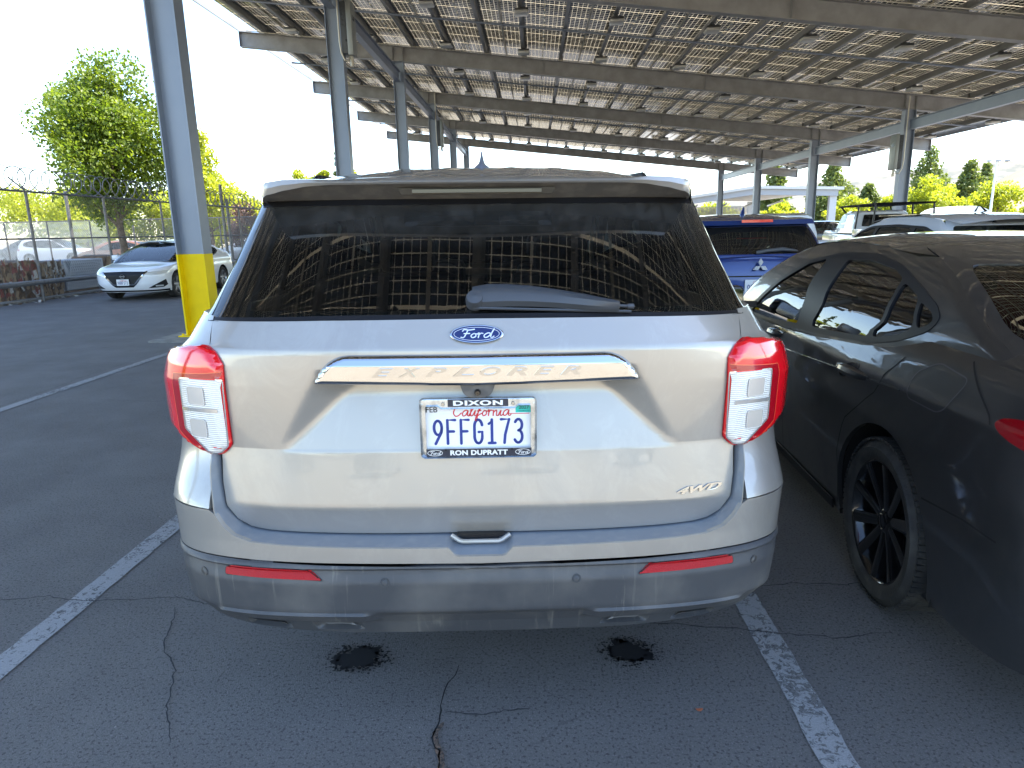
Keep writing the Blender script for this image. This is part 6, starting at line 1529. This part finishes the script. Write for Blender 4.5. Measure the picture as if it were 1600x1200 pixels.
for sg in (1, -1):
    bm = bmesh.new(); ribbon(bm, [(sg*2.50, .705), (sg*2.68, .50), (sg*2.76, .40), (sg*3.0, .385)], .035, sl, .014, n=24); obj('chrome_v', bm, M_CHROME, WS)
    bm = bmesh.new(); panel('', None, [(sg*2.02, .70), (sg*2.20, .715), (sg*2.50, .685), (sg*2.55, .635), (sg*2.42, .605), (sg*2.10, .645)], sl, step=(.04, .03), off=.010, rim=.012, bm=bm); obj('headlight', bm, mat('headlamp', (.75, .75, .72), .15, .3, coat=1), WS)
    bm = bmesh.new(); panel('', None, [(sg*2.16, .50), (sg*2.40, .36), (sg*2.50, .30), (sg*2.22, .31), (sg*2.12, .37)], sl, step=(.04, .03), off=.008, rim=.01, bm=bm); fg_ = obj('fog_recess', bm, M_BLACK, WS)
    bm = bmesh.new(); panel('', None, [(sg*2.22, .335), (sg*2.36, .335), (sg*2.36, .37), (sg*2.22, .37)], sl, step=(.04, .03), off=.014, bm=bm); obj('fog_lamp', bm, mat('headlamp', (.75, .75, .72), .15, .3, coat=1), fg_)
    bm = bmesh.new(); ribbon(bm, [(sg*2.12, .24), (sg*3.0, .24)], .05, sl, .012, n=30); obj('chin_spoiler', bm, M_BLACK, WS)
q = sl(3.0, .60); bm = bmesh.new(); T_ = Matrix.Translation((0, q.y+.02, .60)); lathe(bm, [(0, .055), (.012, .055), (.012, .043), (.004, .042)], 28, 'y', T_); box(bm, -.07, .07, q.y+.02, q.y+.035, .588, .612); obj('round_emblem', bm, M_CHROME, WS)
cal_plate(WS, Matrix(((-1, 0, 0, 0), (0, 0, 1, q.y+.035), (0, 1, 0, .455), (0, 0, 0, 1))), '9HRF173')

# pickups ---------------------------------------------------------------------------------------------
def pickup(label, loc, rz, pm, rack=False, badge=False):
    t = empty('pickup_truck', (*loc, 0), rz, label, 'pickup')
    bm = bmesh.new(); P = [(0, .62), (0, 1.22), (.06, 1.28), (2.0, 1.28), (2.02, .62)]; box(bm, -.98, .98, .04, 5.85, .55, 1.12, bev=.08)
    for sg in (1, -1): box(bm, sg*.98-.06*(sg > 0), sg*.98+.06*(sg < 0), .04, 2.0, .9, 1.30, bev=.02)
    box(bm, -.98, .98, 0, .06, .66, 1.32, bev=.02); box(bm, -.95, .95, 4.1, 5.8, 1.05, 1.22, bev=.07); obj('body', bm, pm, t)
    def sec(y, w_, z0, z1): return [Vector((w_*a, y, z0+(z1-z0)*b)) for a, b in ((-1, 0), (-.97, .45), (-.84, .93), (-.74, 1), (.74, 1), (.84, .93), (.97, .45), (1, 0))]
    bm = bmesh.new(); loft(bm, [sec(2.02, .95, 1.15, 1.18), sec(2.10, .95, 1.15, 1.86), sec(2.3, .95, 1.15, 1.92), sec(3.4, .95, 1.15, 1.92), sec(3.75, .95, 1.15, 1.86), sec(4.35, .95, 1.15, 1.22)]); obj('cab', bm, pm, t)
    bm = bmesh.new(); prism(bm, round_poly([(-.68, 1.38), (.68, 1.38), (.62, 1.78), (-.62, 1.78)], .05), 0, .02, lambda x, y, d: Vector((x, 2.035+.055*(y-1.38)/.5-d, y))); obj('rear_window', bm, M_GTINT, t)
    for sg in (1, -1):
        for y0, y1, y2, y3 in ((2.25, 3.05, 3.05, 2.30), (3.12, 4.05, 3.70, 3.12)):
            bm = bmesh.new(); bm.faces.new([bm.verts.new(Vector((sg*(.951-.10*(z-1.3)/.5+.006), y, z))) for y, z in ((y0, 1.32), (y1, 1.32), (y2, 1.78), (y3, 1.78))]); obj('side_window', bm, M_GTINT, t, smooth=False)
        bm = bmesh.new(); box(bm, sg*.99-.03, sg*.99+.03, -.01, .12, .85, 1.15, bev=.015); obj('tail_lamp', bm, M_REDD, t)
        for y in (1.2, 4.85): wheel(t, sg*.99, y, sg, R=.40, W=.27, rim=.24)
    bm = bmesh.new(); box(bm, -.95, .95, -.14, .02, .50, .68, bev=.03); obj('rear_bumper', bm, M_CHROME, t)
    bm = bmesh.new(); panel('', None, [(-.78, 1.30), (.78, 1.30), (.66, 1.80), (-.66, 1.80)], lambda x, z: Vector((x, 4.27-.62*(z-1.25)/.6, z)), bm=bm, step=(.3, .3)); obj('windshield', bm, M_GTINT, t)
    if badge:
        bm = bmesh.new(); prism(bm, round_poly([(-.17, .98), (.17, .98), (.17, 1.16), (-.17, 1.16)], .03), 0, .012, lambda x, y, d: Vector((x+.45, -.002-d, y))); obj('tailgate_badge', bm, M_GLOSSBLK, t)
    if rack:
        bm = bmesh.new()
        for sg in (1, -1):
            tube(bm, [(sg*.86, .1, 2.10), (sg*.86, 4.2, 2.10)], .03, 6)
            for y in (.2, 1.9): tube(bm, [(sg*.92, y, 1.3), (sg*.86, y, 2.1)], .03, 6)
            tube(bm, [(sg*.8, 3.6, 1.9), (sg*.86, 4.0, 2.1)], .03, 6)
        for y in (.1, .8, 1.5, 2.2, 2.9, 3.6, 4.2): tube(bm, [(-.86, y, 2.10), (.86, y, 2.10)], .03, 6)
        obj('cargo_rack', bm, M_BLACK, t)
    return t
pk = pickup('white pickup cab and bed showing just right of the blue SUV', (5.0, 12.6), radians(-1), M_WPAINT, badge=True); pk.scale = (.95, .95, .90)
pickup('white pickup carrying a black cargo rack, behind the white crossover', (11.9, 22.5), radians(-8), M_WPAINT, rack=True)

# cars further off: coarse bodies, copied --------------------------------------------------------------
M_DBLUE = paint('dark_blue_paint', (.01, .02, .05), .3, .3); M_SIL2 = paint('silver_paint_b', (.45, .46, .48), .5, .3); M_ORG = paint('rust_paint', (.30, .12, .06), .2, .3); M_BLK = paint('black_paint', (.012, .012, .014), .1, .25)
sh = suvshell(4.5, .91, 1.68, 1.17, .26); pn, dl = suvpanes(4.5, 1.68)
def farcar(kind, label, x, y, rz, pm, group='cars parked far off'):
    if kind == 'suv': a = dict(SH=sh, zt=ZT_SUV, roof=suvroof(4.5, 1.68), panes=pn, dlo=dl, wheels=[(.95, 0), (3.65, 0)], back=(1.185, 1.52, .84), front=(1.04, 1.55, 2.14), R=.35)
    else: a = dict(SH=CAMRY, zt=[(0, 1.075), (.10, 1.095), (.5, 1.10), (1.0, 1.085), (1.25, 1.02), (1.5, .985), (2.3, .925), (3.3, .885), (3.7, .90), (4.3, .82), (4.7, .74), (4.88, .70)], roof=[(1.52, 1.392), (1.9, 1.425), (2.4, 1.44), (2.75, 1.425), (2.98, 1.39)], panes=[p1, p2, p3, p4], dlo=dlo, wheels=[(1.08, 0), (3.905, 0)], back=(1.12, 1.35, .84), front=(.94, 1.35, 2.12), R=.335)
    o, lo, g_ = car('parked_car', label, (x, y), rz, a['SH'], pm, a['zt'], a['roof'], a['panes'], a['dlo'], a['wheels'], back=a['back'], front=a['front'], R=a['R'], step=.13, fine=.6, group=group, mirror=False)
    feature('tail_lamp', M_REDD, [(.5, .92), (.95, .92), (.98, 1.0), (.5, 1.0)], lo, o, off=.01, step=(.1, .1)); feature('headlight', M_CLEARL, [(2.1, .70), (2.5, .68), (2.5, .76), (2.12, .80)], lo, o, off=.01, step=(.1, .1)); return o
farcar('suv', 'black SUV behind the white pickup bed, under the far end of the canopy', 8.4, 24.0, radians(70), M_BLK)
farcar('suv', 'dark SUV parked in front of the far carport column', 15.5, 42.0, radians(-95), M_BLK)
farcar('sedan', 'silver sedan between the far carport and the rack pickup', 21.5, 46.0, radians(-85), M_SIL2)
farcar('suv', 'dark blue SUV at the right photo edge above the crossover roof', 33.8, 45.0, radians(80), M_DBLUE)
farcar('sedan', 'white sedan left of the dark blue SUV in the far row', 28.6, 46.0, radians(85), M_WPAINT)
farcar('suv', 'white SUV near the light pole base in the far row', 43.0, 62.0, radians(85), M_WPAINT)
farcar('sedan', 'silver sedan in front of the round yellow-green tree', 37.0, 62.0, radians(85), M_SIL2)
farcar('suv', 'white SUV at the left photo edge, far beyond the razor wire', -32.5, 42.5, radians(-88), M_WPAINT, 'cars parked beyond the left fence')
farcar('sedan', 'white sedan behind the lattice crate beyond the fence', -20.5, 34.5, radians(-90), M_WPAINT, 'cars parked beyond the left fence')
farcar('sedan', 'black sedan just right of the big maple trunk', -22.5, 46.0, radians(75), M_BLK, 'cars parked beyond the left fence')
farcar('sedan', 'orange sedan right of the maple trunk, below the black sedan', -21.8, 39.5, radians(90), M_ORG, 'cars parked beyond the left fence')
farcar('suv', 'dark blue SUV behind the far left privacy fence', -33.5, 47.0, radians(85), M_DBLUE, 'cars parked beyond the left fence')
farcar('sedan', 'pale sedan partly showing right of the yellow-based column', -14.6, 41.5, radians(95), M_SIL2, 'cars parked beyond the left fence')
for i, (x, y, kd, pm_, lb) in enumerate(((-9.5, -15, 'suv', M_BLK, 'black SUV behind the photographer, mirrored in the chrome bar'), (-3.6, -14.5, 'sedan', M_DBLUE, 'dark blue sedan behind the photographer, mirrored in the chrome bar'), (2.2, -15, 'suv', M_SIL2, 'silver SUV behind the photographer, mirrored in the chrome bar'), (8.2, -14.6, 'sedan', M_BLK, 'black sedan behind the photographer, mirrored in the chrome bar'))):
    farcar(kd, lb, x, y, radians(180), pm_, 'cars mirrored in the chrome bar')
TN = empty('canvas_tent', (37.2, 60.5, 0), 0, 'white rounded canvas shelter in front of the conifers', 'tent')
bm = bmesh.new(); loft(bm, [[Vector((2.1*cos(pi*i/16), y, 1.6+1.15*sin(pi*i/16)**.8)) for i in range(17)] for y in (0, 4)]); bm.faces.new([bm.verts.new((2.1*cos(pi*i/16), 0, 1.6+1.15*sin(pi*i/16)**.8)) for i in range(17)]); obj('canvas', bm, mat('canvas_white', (.78, .78, .76), .7), TN)
bm = bmesh.new()
for x in (-2, 2): tube(bm, [(x, .1, 0), (x, .1, 1.7)], .06, 6)
obj('frame', bm, M_RAIL, TN)
